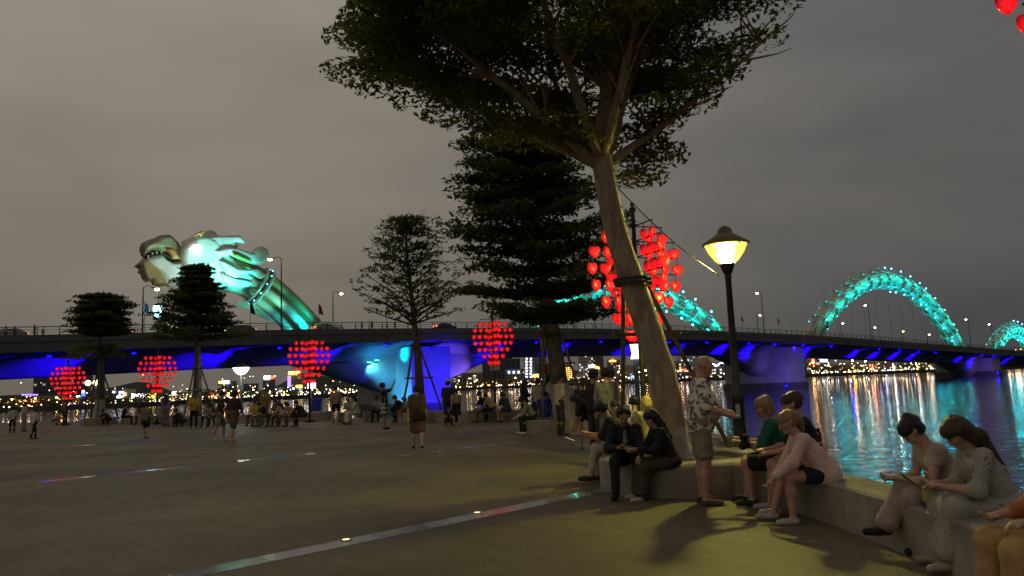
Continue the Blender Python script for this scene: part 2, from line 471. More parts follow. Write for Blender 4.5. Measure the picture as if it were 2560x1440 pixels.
def wall_strip(name, pts, th, h, label, cat='seat wall'):
    pts = [Vector((p[0], p[1])) for p in pts]
    L = []; Rr = []
    for i, p in enumerate(pts):
        t = (pts[min(i + 1, len(pts) - 1)] - pts[max(i - 1, 0)]).normalized(); nn = Vector((-t.y, t.x))
        L.append(p); Rr.append(p + nn * th)
    b = MB(); P = []; F = []
    e = 0.025
    for i in range(len(pts)):
        t = (Rr[i] - L[i]).normalized()
        a, c = L[i], Rr[i]
        P += [(a.x, a.y, 0), (a.x, a.y, h - e), (a.x + t.x * e, a.y + t.y * e, h), (c.x - t.x * e, c.y - t.y * e, h), (c.x, c.y, h - e), (c.x, c.y, 0)]
    for i in range(len(pts) - 1):
        for k in range(5): F.append((i * 6 + k, (i + 1) * 6 + k, (i + 1) * 6 + k + 1, i * 6 + k + 1))
    F.append((0, 1, 2, 3, 4, 5)); n = (len(pts) - 1) * 6; F.append((n + 5, n + 4, n + 3, n + 2, n + 1, n))
    b.add(P, F); o = b.build(name, CONC); tag(o, label, cat); return o
def smooth_pts(pts, k=6):
    out = []
    P = [Vector(p) for p in pts]; P = [P[0] * 2 - P[1]] + P + [P[-1] * 2 - P[-2]]
    for i in range(1, len(P) - 2):
        for j in range(k):
            t = j / k
            out.append(0.5 * ((2 * P[i]) + (P[i + 1] - P[i - 1]) * t + (2 * P[i - 1] - 5 * P[i] + 4 * P[i + 1] - P[i + 2]) * t * t + (-P[i - 1] + 3 * P[i] - 3 * P[i + 1] + P[i + 2]) * t ** 3))
    out.append(P[-2]); return out
NEARWALL = smooth_pts([(2.8, 1.5), (2.98, 3.4), (3.12, 4.8), (3.18, 6.2), (3.13, 7.6), (3.02, 8.7), (2.86, 9.45), (2.72, 9.87)])
wall_strip('seat_wall', [(p.x, p.y) for p in NEARWALL][::-1], 0.48, 0.42, 'long curving concrete seat wall along the water at the right')
wall_strip('seat_wall', [(-5.5, 34.3), (-2.8, 32.2), (-0.1, 30.5)], 0.55, 0.45, 'low concrete seat wall in front of the blue lit pier')
wall_strip('seat_wall', [(-15.0, 39.6), (-12.2, 38.8), (-9.5, 38.3)], 0.7, 0.46, 'long concrete seat block with a crowd on it, behind the walking couple')
wall_strip('seat_wall', [(-24.0, 46.6), (-20.5, 43.4), (-17.9, 41.2)], 0.6, 0.45, 'seat wall at far left between two trees')
for px, py, lb in ((858, 1054, 'small concrete cube seat beside the woman in a pale top'), (925, 1054, 'small pale concrete cube seat behind the white dress')):
    p = G(px, py); b = MB(); b.box((0, 0, 0.22), (0.55, 0.5, 0.44), 0.4, 0.96)
    o = b.build('cube_seat', CONC); o.location = p; tag(o, lb, 'seat', 'cube seats')

# ================================================================== BRIDGE
A2 = Vector((0.7809, 0.6247, 0)); N2 = Vector((-0.6247, 0.7809, 0)); P0 = Vector((0, 152, 0))
def zdeck(u):
    d = abs(u - 35.0)
    return 12.2 - (1.6e-4 * d * d if d < 110 else 1.6e-4 * 110 * 110 + 0.0335 * (d - 110))
def B(u, o, z=0.0):                                   # along the bridge, across it, above its road
    p = P0 + A2 * u + N2 * o; return Vector((p.x, p.y, zdeck(u) + z))
def on_bridge(px, py, o):                             # place on the upright plane at distance o from the near edge
    d = ray(px, py); t = (o - (EYE - P0).dot(N2)) / d.dot(N2); p = EYE + d * t
    u = (p - P0).dot(A2); return u, p.z
BRIDGE = empty('road_bridge', B(-20, 15, -12)); tag(BRIDGE, 'long dark road bridge over the river, lit blue from below', 'bridge')
BRIDGE.location = (0, 0, 0)
US = list(np.arange(-190, 331, 5.0))
def loft(name, sec, m, parent, us=US, closed=True, smooth=False):
    P = []; F = []; k = len(sec)
    for u in us:
        for o, z in sec: P.append(B(u, o, z))
    for i in range(len(us) - 1):
        for j in range(k if closed else k - 1):
            q = (j + 1) % k; F.append((i * k + j, i * k + q, (i + 1) * k + q, (i + 1) * k + j))
    if closed: F.append(tuple(range(k - 1, -1, -1))); F.append(tuple((len(us) - 1) * k + j for j in range(k)))
    b = MB(); b.add(P, F); return b.build(name, m, parent, smooth)
loft('deck_slab', [(0.25, -0.6), (0.25, 0.0), (29.75, 0.0), (29.75, -0.6)], ASPHALT, BRIDGE)
loft('edge_kerb', [(0.0, -0.62), (0.0, 0.28), (0.5, 0.28), (0.5, -0.62)], FASCIA, BRIDGE)
loft('edge_kerb', [(29.5, -0.62), (29.5, 0.28), (30.0, 0.28), (30.0, -0.62)], FASCIA, BRIDGE)
loft('edge_beam', [(0.22, -2.0), (0.12, -0.62), (0.9, -0.62), (0.9, -2.0)], FASCIA, BRIDGE)
loft('girder', [(0.9, -1.7), (8.0, -2.5), (11.0, -5.0), (19.0, -5.0), (22.0, -2.5), (29.0, -1.7), (29.0, -0.6), (0.9, -0.6)], SOFFIT, BRIDGE)
loft('service_pipe', [(10.2, -5.25), (10.2, -5.0), (10.5, -5.0), (10.5, -5.25)], STEEL_D, BRIDGE)
RAILM = mat('bridge_rail_steel', (0.22, 0.21, 0.2), 0.4, 0.15, 5, metal=0.6)
for zz, rr in ((1.38, 0.07), (0.98, 0.035), (0.63, 0.035)):
    b = MB(); b.tube([B(u, 0.28, zz) for u in US], rr, 6); b.build('rail', RAILM, BRIDGE)
b = MB(); b.tube([B(u, 29.7, 1.38) for u in US], 0.07, 6); b.build('rail', RAILM, BRIDGE)
pm = MB(); pm.box((0, 0, 0.85), (0.12, 0.16, 1.15), 0, 0.7); pm.box((0, 0, 0.3), (0.2, 0.24, 0.1)); post_me = pm.me('rail_post', STEEL_D)
for u in np.arange(-110, 270, 2.6):
    o = link('rail_post', post_me, BRIDGE, B(u, 0.28, 0)); o.rotation_euler = (0, 0, math.atan2(A2.y, A2.x))
# cross ribs below the overhang
rm = MB(); rm.add([(-0.18, 0.9, -2.0), (0.18, 0.9, -2.0), (0.18, 8.3, -2.9), (-0.18, 8.3, -2.9), (-0.18, 0.9, -1.6), (0.18, 0.9, -1.6), (0.18, 8.3, -2.4), (-0.18, 8.3, -2.4)],
             [(3, 2, 1, 0), (4, 5, 6, 7), (0, 1, 5, 4), (1, 2, 6, 5), (2, 3, 7, 6), (3, 0, 4, 7)])
rib_me = rm.me('cross_rib', SOFFIT)
for u in np.arange(-105, 260, 10.0):
    o = link('cross_rib', rib_me, BRIDGE, B(u, 0, 0)); o.rotation_euler = (0, 0, math.atan2(A2.y, A2.x))

def spot(loc, target, power, col, ang=60, blend=0.6, size=0.25, parent=None):
    l = bpy.data.lights.new('flood', 'SPOT'); l.energy = power; l.color = col; l.spot_size = R(ang); l.spot_blend = blend; l.shadow_soft_size = size
    o = bpy.data.objects.new('flood', l); COL.objects.link(o); o.location = loc
    o.rotation_euler = (Vector(target) - Vector(loc)).to_track_quat('-Z', 'Y').to_euler()
    if parent is not None: o.parent = parent
    return o
def point(loc, power, col, size=0.2, parent=None):
    l = bpy.data.lights.new('lamp_light', 'POINT'); l.energy = power; l.color = col; l.shadow_soft_size = size
    o = bpy.data.objects.new('lamp_light', l); COL.objects.link(o); o.location = loc
    if parent is not None: o.parent = parent
    return o
BLUE = (0.014, 0.0, 1.0); CYAN = (0.0, 0.55, 1.0); TEAL = (0.0, 1.0, 0.72)
BLUE_L = glow('blue_led', (0.0008, 0.0002, 1.0), 90.0); CYAN_L = glow('cyan_led', (0.05, 0.75, 1.0), 16.0); TEAL_L = glow('teal_led', (0.05, 1.0, 0.75), 0.30)
fb = MB(); fb.box((0, 0, 0), (0.5, 0.5, 0.35)); fb.cur = 1; fb.box((0, -0.06, 0.24), (0.4, 0.3, 0.12)); flood_me = fb.me('floodlight', STEEL_D, BLUE_L)
# blue floodlights hang below the web and graze outwards under the overhang; places read off the streaks
for px, pw in ((330, 1.5), (690, 1.6), (955, 1.3), (1180, 0.5), (1330, 0.5), (1490, 1.1), (1660, 1.2), (1755, 0.35), (1860, 0.9), (1925, 0.6), (1995, 0.3), (2065, 1.0), (2185, 1.0), (2235, 1.0), (2283, 1.0), (2325, 0.9), (2440, 0.8), (2470, 0.8), (2515, 0.8), (2552, 0.8), (120, 0.25), (-60, 0.6)):
    u, _ = on_bridge(px, 850, 3.0)
    du = -10.0 if px < 1000 else (-6.0 if px < 1700 else -2.0)
    fo = link('floodlight', flood_me, BRIDGE, B(u, 1.5, -2.35)); fo.rotation_euler = (math.pi, 0, math.atan2(A2.y, A2.x))
    spot(B(u - 0.3, 2.0, -2.75), B(u + du, 9.8, -4.3), 24000 * pw, BLUE, 34 if px < 1700 else 44, 0.9, 0.12, BRIDGE)

# ------------------------------------------------------------------ piers
def pier(uc, label=None):
    root = empty('bridge_pier', (0, 0, 0)); root.parent = BRIDGE
    h = 4.3; b = MB()
    zt = zdeck(uc) - 2.9
    def wz(u, o, z): p = P0 + A2 * u + N2 * o; return (p.x, p.y, z)
    n = len(b.v)
    P = [wz(uc - h, 4, WZ - 2), wz(uc + h, 4, WZ - 2), wz(uc + h, 26, WZ - 2), wz(uc - h, 26, WZ - 2), wz(uc - h, 4, zt), wz(uc + h, 4, zt), wz(uc + h, 26, zt), wz(uc - h, 26, zt)]
    b.add(P, [(3, 2, 1, 0), (4, 5, 6, 7), (0, 1, 5, 4), (1, 2, 6, 5), (2, 3, 7, 6), (3, 0, 4, 7)])
    w = b.build('bridge_pier', CONC_P, BRIDGE)
    bpy.data.objects.remove(root)
    f = MB(); e = 0.5
    P = [wz(uc - h - e, 4 - e, WZ - 1), wz(uc + h + e, 4 - e, WZ - 1), wz(uc + h + e, 26 + e, WZ - 1), wz(uc - h - e, 26 + e, WZ - 1), wz(uc - h - e, 4 - e, WZ + 1.7), wz(uc + h + e, 4 - e, WZ + 1.7), wz(uc + h + e, 26 + e, WZ + 1.7), wz(uc - h - e, 26 + e, WZ + 1.7)]
    f.add(P, [(3, 2, 1, 0), (4, 5, 6, 7), (0, 1, 5, 4), (1, 2, 6, 5), (2, 3, 7, 6), (3, 0, 4, 7)])
    f.build('fender', mat('pier_fender', (0.10, 0.10, 0.11), 0.6, 0.3, 0.6), w)
    for sg in (-1, 1):                                # hull shaped haunches carry the girder onto the pier
        P = []; F = []; m = 14; st = 12
        for i in range(st + 1):
            t = i / st; uu = uc + sg * (h - 0.3 + t * 19.0)
            dep = 5.0 + 7.2 * (1 - t) ** 1.1 * (1 - 0.12 * (1 - t)); wid = 5.3 - 0.8 * t
            for k in range(m + 1):
                th = math.pi * k / m
                oo = 15 - wid * math.copysign(abs(math.cos(th)) ** 0.7, math.cos(th)); zz = -4.0 - (dep - 4.0) * math.sin(th) ** 0.8
                P.append(B(uu, oo, zz))
        for i in range(st):
            for k in range(m):
                q = (i * (m + 1) + k, i * (m + 1) + k + 1, (i + 1) * (m + 1) + k + 1, (i + 1) * (m + 1) + k)
                F.append(q if sg < 0 else q[::-1])
        hb = MB(); hb.add(P, F); hb.build('haunch', CONC_P, w, True)
    return w
UP1 = on_bridge(1030, 960, 4)[0] + 4.3; UP2 = on_bridge(2015, 960, 4)[0] - 4.3; UP3 = on_bridge(2502, 925, 4)[0] - 4.3
for up in (UP1, UP2, UP3): pier(up)
def wpt(u, o, z): p = P0 + A2 * u + N2 * o; return Vector((p.x, p.y, z))
# floodlights at the first pier: blue on its end, azure on its flank and on the hull
fa = MB(); fa.box((0, 0, 0), (0.7, 0.7, 0.4)); fa.cur = 1; fa.box((0, 0, 0.25), (0.6, 0.5, 0.12)); cy_me = fa.me('floodlight', STEEL_D, CYAN_L)
def flood(me, loc, target, power, col, ang):
    link('floodlight', me, BRIDGE, loc)
    v = (Vector(target) - Vector(loc)).normalized()
    return spot(Vector(loc) + v * 0.55, target, power, col, ang, 0.7, 0.2, BRIDGE)
flood(flood_me, wpt(UP1 + 3, -7.5, WZ + 0.8), wpt(UP1 + 1.0, 4, 3.5), 16000, BLUE, 75)
flood(flood_me, wpt(UP1 + 16, 8, WZ + 0.8), wpt(UP1 + 8, 12, 5), 6000, (0.25, 0.12, 1.0), 70)
flood(cy_me, B(UP1 - 9.0, 8.6, -5.3), B(UP1 + 3.0, 3.5, -2.2), 5000, CYAN, 40)
flood(cy_me, B(UP1 - 10.5, 8.8, -5.6), wpt(UP1 - 6.5, 12.0, 3.0), 900, (0.1, 0.9, 0.8), 120)
flood(cy_me, wpt(UP1 - 11.0, 5.5, WZ + 0.4), wpt(UP1 - 4.3, 7.0, 3.5), 4600, (0.06, 0.45, 1.0), 90)
flood(flood_me, wpt(UP2 - 14, -1.0, WZ + 0.8), wpt(UP2 - 2, 8, 2.0), 2500, (0.2, 0.12, 1.0), 80)
flood(flood_me, wpt(UP2 + 2, -11.0, WZ + 0.8), wpt(UP2, 4, 2.0), 1500, (0.2, 0.12, 1.0), 70)
flood(flood_me, wpt(UP3 - 14, -1.0, WZ + 0.8), wpt(UP3 - 4, 8, 0.5), 1500, (0.3, 0.14, 0.7), 80)

# ================================================================== DRAGON
DRAGON = empty('dragon_sculpture', (0, 0, 0)); tag(DRAGON, 'giant dragon of pale steel, head at left and tube body arching along the bridge', 'dragon')
CREAM = mat('dragon_cream_steel', (0.52, 0.50, 0.40), 0.45, 0.12, 0.5)
GOLD = mat('dragon_gold_steel', (0.34, 0.26, 0.11), 0.4, 0.15, 0.6)
BROWN = mat('dragon_bronze_steel', (0.13, 0.095, 0.055), 0.45, 0.25, 0.7)
PALE = mat('dragon_pale_steel', (0.60, 0.62, 0.54), 0.5, 0.1, 0.5)
ORANGE = mat('dragon_orange_steel', (0.55, 0.27, 0.07), 0.5, 0.1, 0.5)
GREENP = mat('dragon_green_panel', (0.14, 0.42, 0.04), 0.5, 0.1, 0.5)
def bez(pts, k=5): return [Vector(p) for p in smooth_pts([(p[0], p[1]) for p in pts], k)]
def bundle(path, rb, rt, name_m, rings=(), fins=True, rscale=None, lateral=15.0):
    """path: list of (u, z absolute). five tubes round it, ring plates and fins."""
    n = len(path); fr = []
    for i in range(n):
        t = (path[min(i + 1, n - 1)] - path[max(i - 1, 0)]).normalized(); fr.append((t, Vector((-t.y, t.x))))
    def at(i, c, s, r):                               # c along the in-plane normal, s sideways
        p = path[i]; nn = fr[i][1]
        return wpt(p.x + nn.x * c * r, lateral + s * r, p.y + nn.y * c * r)
    for k, th in enumerate((90, 162, 234, 306, 18)):
        c, s = math.sin(R(th)), math.cos(R(th))
        b = MB(); b.tube([at(i, c, s, rb * (rscale[i] if rscale else 1)) for i in range(n)], [rt * (rscale[i] if rscale else 1) for i in range(n)], 10)
        b.build('body_tube', CREAM if k != 3 and k != 2 else name_m, DRAGON, True)
    return at, fr
def ring_at(at, i, r, w):
    b = MB(); P = [at(i, math.sin(2 * math.pi * k / 20), math.cos(2 * math.pi * k / 20), r) for k in range(21)]
    b.tube(P, w, 5, False); return b
FINV = None
def fin_at(path, fr, i, r, ln, ht):
    p = path[i]; t, nn = fr[i]; b = MB(); P = []
    for sy in (-0.10, 0.10):
        for du, dn in ((-ln * 0.5, 0.0), (ln * 0.35, 0.0), (-ln * 0.15, ht * 0.55), (-ln * 0.75, ht)):
            P.append(wpt(p.x + t.x * du + nn.x * (r + dn), 15 + sy, p.y + t.y * du + nn.y * (r + dn)))
    b.add(P, [(0, 1, 2, 3), (7, 6, 5, 4), (0, 4, 5, 1), (1, 5, 6, 2), (2, 6, 7, 3), (3, 7, 4, 0)])
    return b
bulb_mb = MB(); bulb_mb.ball((0, 0, 0), 0.30, 8, 6); bulb_me = bulb_mb.me('led_bulb', glow('arch_bulb', (0.12, 0.6, 1.0), 7.0))
lbm = MB(); lbm.box((0, 0, 0), (0.9, 0.22, 0.26)); led_me = lbm.me('led_bar', glow('led_bar_teal', (0.08, 0.85, 1.0), 2.6))
def arch(pxl, pyl, pxr, pyr, pxp, pyp, rb, nr, power, bulbs=True):
    u0 = on_bridge(pxl, pyl, 15)[0]; u1 = on_bridge(pxr, pyr, 15)[0]; zp = on_bridge(pxp, pyp, 15)[1]
    N = 48; path = []
    for i in range(N + 1):
        s = i / N; u = u0 + (u1 - u0) * s; base = zdeck(u0) * (1 - s) + zdeck(u1) * s - 1.0
        path.append(Vector((u, base + (zp - base) * math.sin(math.pi * s) ** 0.72)))
    at, fr = bundle(path, rb, rb * 0.30, GOLD)
    for j in range(nr):
        i = int(round(2 + (N - 4) * (j + 0.5) / nr))
        dr = ring_at(at, i, rb * 1.32, 0.16).build('diaphragm_ring', CREAM, DRAGON)
        ring_at(at, i, rb * 1.40, 0.07).build('led_ring', TEAL_L, dr)
        fin_at(path, fr, i, rb * 1.25, rb * 1.5, rb * 0.75).build('back_fin', PALE, DRAGON)
        if i + 3 <= N:
            for ta, tb_ in ((62, 108), (112, 158), (162, 208), (212, 252)):     # overlapping scale plates, flared at the rear edge
                P_ = []
                for q, rr_ in ((0, 1.30), (1, 1.36), (2, 1.46)):
                    for k_ in range(5):
                        th = R(ta + (tb_ - ta) * k_ / 4); sh_ = 1 - 0.10 * abs(k_ - 2) * (q / 2)
                        P_.append(at(i + q, math.sin(th), math.cos(th), rb * rr_ * sh_))
                m_ = MB(); m_.add(P_, [(r_ * 5 + k_, r_ * 5 + k_ + 1, (r_ + 1) * 5 + k_ + 1, (r_ + 1) * 5 + k_) for r_ in range(2) for k_ in range(4)])
                o = m_.build('scale_plate', CREAM, DRAGON, False); sd = o.modifiers.new('thick', 'SOLIDIFY'); sd.thickness = 0.12
        for th in (90, 162, 234, 18):
            c_, s2 = math.sin(R(th)), math.cos(R(th)); o = link('led_bar', led_me, dr, at(i, c_, s2, rb * 1.36)); o.rotation_euler = (random.uniform(-0.5, 0.5), random.uniform(-0.5, 0.5), math.atan2(A2.y, A2.x))
        for cc, ss, pw, cl in ((0.1, -2.1, 0.75, (0.0, 0.95, 0.85)), (-1.9, -0.6, 0.8, (0.0, 0.7, 1.0)), (0, 0, 0.3, (0.0, 0.85, 1.0))):
            point(at(min(N, i + 1), cc, ss, rb), power * pw, cl, 0.3, DRAGON)
        if bulbs and j >= nr * 0.42:
            link('led_bulb', bulb_me, DRAGON, at(i, -2.0, -0.9, rb)); link('led_bulb', bulb_me, DRAGON, at(i, 1.9, -0.5, rb))
    return path
arch(1275, 835, 1800, 838, 1545, 722, 2.0, 12, 500)
arch(2022, 845, 2393, 858, 2208, 700, 2.35, 16, 570)
arch(2478, 875, 2590, 890, 2527, 826, 2.35, 11, 640)
# hangers below the middle arch
uu0 = on_bridge(2022, 845, 15)[0]; uu1 = on_bridge(2393, 858, 15)[0]; zp_ = on_bridge(2208, 702, 15)[1]
for k in range(1, 12):
    s = k / 12; u = uu0 + (uu1 - uu0) * s; b0 = zdeck(u); zt = b0 + (zp_ - b0) * math.sin(math.pi * s) ** 0.72 - 2.2
    b = MB(); b.tube([wpt(u, 15, b0 - 1), wpt(u, 15, zt)], 0.05, 5); b.build('hanger_cable', STEEL_D, DRAGON)

# neck
nk = [on_bridge(x, y, 15) for x, y in ((790, 850), (738, 795), (690, 748), (635, 708), (575, 682), (505, 672))]
npath = bez(nk, 8)
at, fr = bundle(npath, 2.35, 0.85, GOLD)
nc = MB(); nc.tube([wpt(p.x, 15, p.y) for p in npath], 1.7, 16); nc.build('neck_core', GOLD, DRAGON, True)
ni = int(len(npath) * 0.55)
for q in (-1, 0, 1):
    ring_at(at, ni + q, 3.45, 0.22).build('neck_collar', PALE if q else STEEL_D, DRAGON)
for k in range(12):
    th = 2 * math.pi * k / 12; link('collar_bulb', bulb_me, DRAGON, at(ni, math.sin(th), math.cos(th), 3.7)).scale = (0.4,) * 3
for q, (dx, hh) in enumerate(((4, 2.6), (9, 2.2))):
    fin_at(npath, fr, max(2, ni - dx), 2.9, -5.5, hh).build('back_fin', CREAM, DRAGON)
bx = MB(); pb = on_bridge(790, 826, 15)
bx.ball(wpt(pb[0] + 1, 13, zdeck(pb[0]) + 0.4), 3.2, 16, 10, (1.2, 1, 0.75)); bx.build('base_fairing', PALE, DRAGON, True)

# head: inflated plates, each with its own thickness, set on both sides of the bridge axis
def zoomp(pts): return [(280 + x / 4.235, 540 + y / 4.235) for x, y in pts]
def inflate(name, pts, T, Dd, off, m, vox=0.2, both=False, mirror=True):
    uv = np.array([on_bridge(x, y, 15) for x, y in zoomp(pts)])
    lo = uv.min(0) - 3 * vox; hi = uv.max(0) + 3 * vox
    n0, n1 = np.ceil((hi - lo) / vox).astype(int) + 1
    gx = lo[0] + vox * np.arange(n0); gy = lo[1] + vox * np.arange(n1)
    X, Y = np.meshgrid(gx, gy, indexing='ij')
    dist = np.full(X.shape, 1e9); ins = np.zeros(X.shape, bool); k = len(uv)
    for i in range(k):
        a, b = uv[i], uv[(i + 1) % k]; e = b - a; L = e @ e + 1e-12
        t = np.clip(((X - a[0]) * e[0] + (Y - a[1]) * e[1]) / L, 0, 1)
        dist = np.minimum(dist, np.hypot(X - a[0] - t * e[0], Y - a[1] - t * e[1]))
        cond = ((a[1] > Y) != (b[1] > Y)) & (X < (b[0] - a[0]) * (Y - a[1]) / (b[1] - a[1] + 1e-12) + a[0])
        ins ^= cond
    q = np.clip(dist / Dd, 0, 1); half = T * np.sqrt(np.maximum(0, 1 - (1 - q) ** 2))
    nz = int(np.ceil(2 * T / vox)) + 7; gw = (np.arange(nz) - nz // 2) * vox
    f = np.where(ins[..., None], np.abs(gw)[None, None, :] - half[..., None], np.sqrt(gw[None, None, :] ** 2 + dist[..., None] ** 2) + 0.02)
    V, Q = surface_nets(f.astype(np.float32), (lo[0], lo[1], -(nz // 2) * vox), vox)
    res = []
    for sg in ((-1, 1) if both else (-1,)):
        W = np.empty_like(V)
        oo = 15 + sg * (off + (-V[:, 2] if False else 0)) + V[:, 2] * 1.0
        W[:, 0] = P0.x + A2.x * V[:, 0] + N2.x * oo; W[:, 1] = P0.y + A2.y * V[:, 0] + N2.y * oo; W[:, 2] = V[:, 1]
        o = link(name, mesh_np(name, W, Q, [m], True), DRAGON); res.append(o)
    return res[0]
inflate('head_core', [(690, 480), (680, 420), (700, 350), (760, 280), (830, 225), (900, 195), (960, 172), (1050, 172), (1090, 210), (1110, 245), (1180, 330), (1240, 420), (1330, 520), (1440, 590), (1540, 680), (1470, 760), (1330, 790), (1210, 780), (1050, 700), (900, 760), (760, 740), (700, 600)], 3.2, 2.2, 0, PALE)
inflate('cheek_plate', [(690, 470), (690, 380), (740, 310), (830, 250), (930, 240), (1040, 280), (1120, 380), (1100, 500), (1000, 600), (860, 640), (740, 590)], 0.8, 0.8, 2.9, PALE, both=True)
inflate('crest', [(890, 240), (910, 195), (980, 165), (1050, 168), (1095, 215), (1110, 260), (1000, 300)], 1.1, 1.0, 1.2, PALE, both=True)
inflate('mane_plume', [(930, 250), (1110, 238), (1220, 240), (1285, 232), (1322, 268), (1348, 318), (1290, 316), (1235, 312), (1285, 345), (1250, 372), (1180, 420), (1000, 400)], 0.6, 0.45, 2.9, PALE, both=True)
inflate('horn', [(1000, 400), (1150, 360), (1260, 372), (1340, 405), (1410, 420), (1425, 390), (1470, 358), (1525, 354), (1572, 388), (1592, 450), (1572, 505), (1520, 540), (1455, 548), (1380, 525), (1260, 480), (1180, 440), (1060, 470)], 0.8, 0.6, 3.3, PALE, both=True)
inflate('green_panel', [(1180, 435), (1235, 440), (1310, 475), (1390, 515), (1380, 535), (1290, 510), (1215, 475)], 0.35, 0.5, 4.3, GREENP, 0.12, True)
inflate('mane_plume', [(1060, 500), (1130, 520), (1260, 595), (1380, 598), (1470, 590), (1545, 650), (1500, 700), (1390, 640), (1290, 660), (1240, 685), (1130, 640)], 0.5, 0.4, 3.6, PALE, both=True)
inflate('mane_plume', [(1080, 620), (1160, 660), (1250, 690), (1330, 700), (1430, 735), (1390, 765), (1290, 785), (1200, 775), (1120, 720)], 0.5, 0.4, 3.3, PALE, both=True)
inflate('upper_jaw', [(296, 340), (318, 292), (380, 262), (440, 240), (470, 215), (530, 203), (592, 200), (640, 235), (700, 298), (720, 350), (700, 470), (650, 470), (610, 425), (560, 400), (480, 384), (420, 378), (365, 405), (335, 440), (312, 410)], 2.3, 1.0, 0, mat('dragon_olive_steel', (0.27, 0.245, 0.14), 0.5, 0.2, 0.6))
inflate('nose_guard', [(290, 345), (315, 290), (380, 258), (445, 236), (440, 300), (400, 350), (365, 400), (330, 435), (308, 400)], 2.55, 1.6, 0, BROWN)
inflate('lip_band', [(540, 370), (590, 362), (630, 390), (665, 440), (672, 475), (640, 478), (600, 470), (575, 420)], 0.6, 0.6, 2.2, ORANGE, 0.12, True)
inflate('lower_jaw', [(330, 480), (362, 442), (432, 420), (515, 405), (560, 455), (620, 490), (700, 480), (800, 540), (900, 640), (900, 770), (800, 760), (720, 768), (640, 772), (600, 740), (540, 730), (460, 600), (380, 540)], 2.2, 1.0, 0, PALE)
inflate('mouth_interior', [(330, 425), (420, 365), (520, 370), (620, 410), (700, 455), (710, 510), (600, 505), (520, 440), (430, 440), (345, 470)], 1.5, 0.8, 0, IRON)
for k_, (x_, y_) in enumerate(((350, 446), (395, 415), (440, 402), (490, 398))):
    inflate('tooth', [(x_ - 14, y_ - 12), (x_ + 14, y_ - 14), (x_ + 2, y_ + 30)], 0.25, 0.2, 2.0, PALE, 0.08, True)
inflate('beard', [(238, 532), (300, 478), (362, 442), (440, 470), (480, 540), (520, 600), (540, 660), (600, 720), (640, 760), (560, 735), (520, 745), (440, 738), (415, 690), (362, 702), (318, 650), (305, 605), (272, 602), (290, 555)], 1.7, 0.7, 0, GOLD)
inflate('beard_tip', [(238, 532), (300, 478), (340, 520), (360, 600), (400, 690), (362, 702), (318, 650), (305, 605), (272, 602), (290, 555)], 1.9, 0.6, 0, BROWN)
inflate('brow', [(790, 245), (850, 208), (910, 196), (890, 240), (870, 268), (850, 235), (810, 262)], 0.5, 0.5, 3.6, ORANGE, 0.12, True)
inflate('eye', [(820, 440), (775, 400), (770, 362), (792, 348), (818, 345), (845, 340), (866, 360), (872, 410), (860, 436)], 0.7, 1.0, 4.0, glow('eye_white', (1.0, 0.93, 0.95), 3.5), 0.12, True)
hd = on_bridge(470, 640, 15)
# floods that light the neck, mane and head
def dspot(px, py, o, tx, ty, to, power, col, ang):
    u, z = on_bridge(px, py, o); tu, tz = on_bridge(tx, ty, to)
    spot(wpt(u, o, z), wpt(tu, to, tz), power, col, ang, 0.8, 0.4, DRAGON)
dspot(660, 790, 4, 570, 680, 11, 17000, (0.05, 1.0, 0.95), 60)
dspot(735, 812, 8, 650, 720, 12, 3800, (0.2, 1.0, 0.72), 80)
dspot(770, 815, 10, 735, 790, 14, 1300, (0.0, 0.9, 1.0), 110)
dspot(600, 800, 4, 500, 620, 11, 9500, (0.60, 0.96, 0.90), 75)
dspot(420, 830, -2, 440, 660, 13, 5000, (1.0, 0.92, 0.72), 70)

# ------------------------------------------------------------------ things on the bridge
LAMPW = glow('warm_street_bulb', (1.0, 0.86, 0.42), 30.0)
def bridge_lamp(px, py, o, side, label):
    u, z = on_bridge(px, py, o); ps = 1.9 * side
    root = empty('street_lamp', wpt(u + ps, o, zdeck(u))); tag(root, label, 'street lamp', 'street lamps on the bridge')
    hh = z - zdeck(u); a = A2 * (-ps)
    b = MB(); b.tube([(0, 0, 0), (0, 0, hh * 0.7), (0, 0, hh + 0.35), tuple(a * 0.25 + Vector((0, 0, hh + 0.75))), tuple(a * 0.6 + Vector((0, 0, hh + 0.55)))], [0.14, 0.11, 0.08, 0.06, 0.05], 8); b.build('pole', STEEL_D, root)
    h = MB(); h.box(tuple(a * 0.85 + Vector((0, 0, hh + 0.42))), (0.95, 0.34, 0.16), math.atan2(A2.y, A2.x)); hs = h.build('lamp_housing', STEEL_D, root)
    l = MB(); l.ball(tuple(a + Vector((0, 0, hh + 0.2))), 0.30, 10, 7, (1.2, 1.0, 0.6)); l.build('bulb', LAMPW, hs)
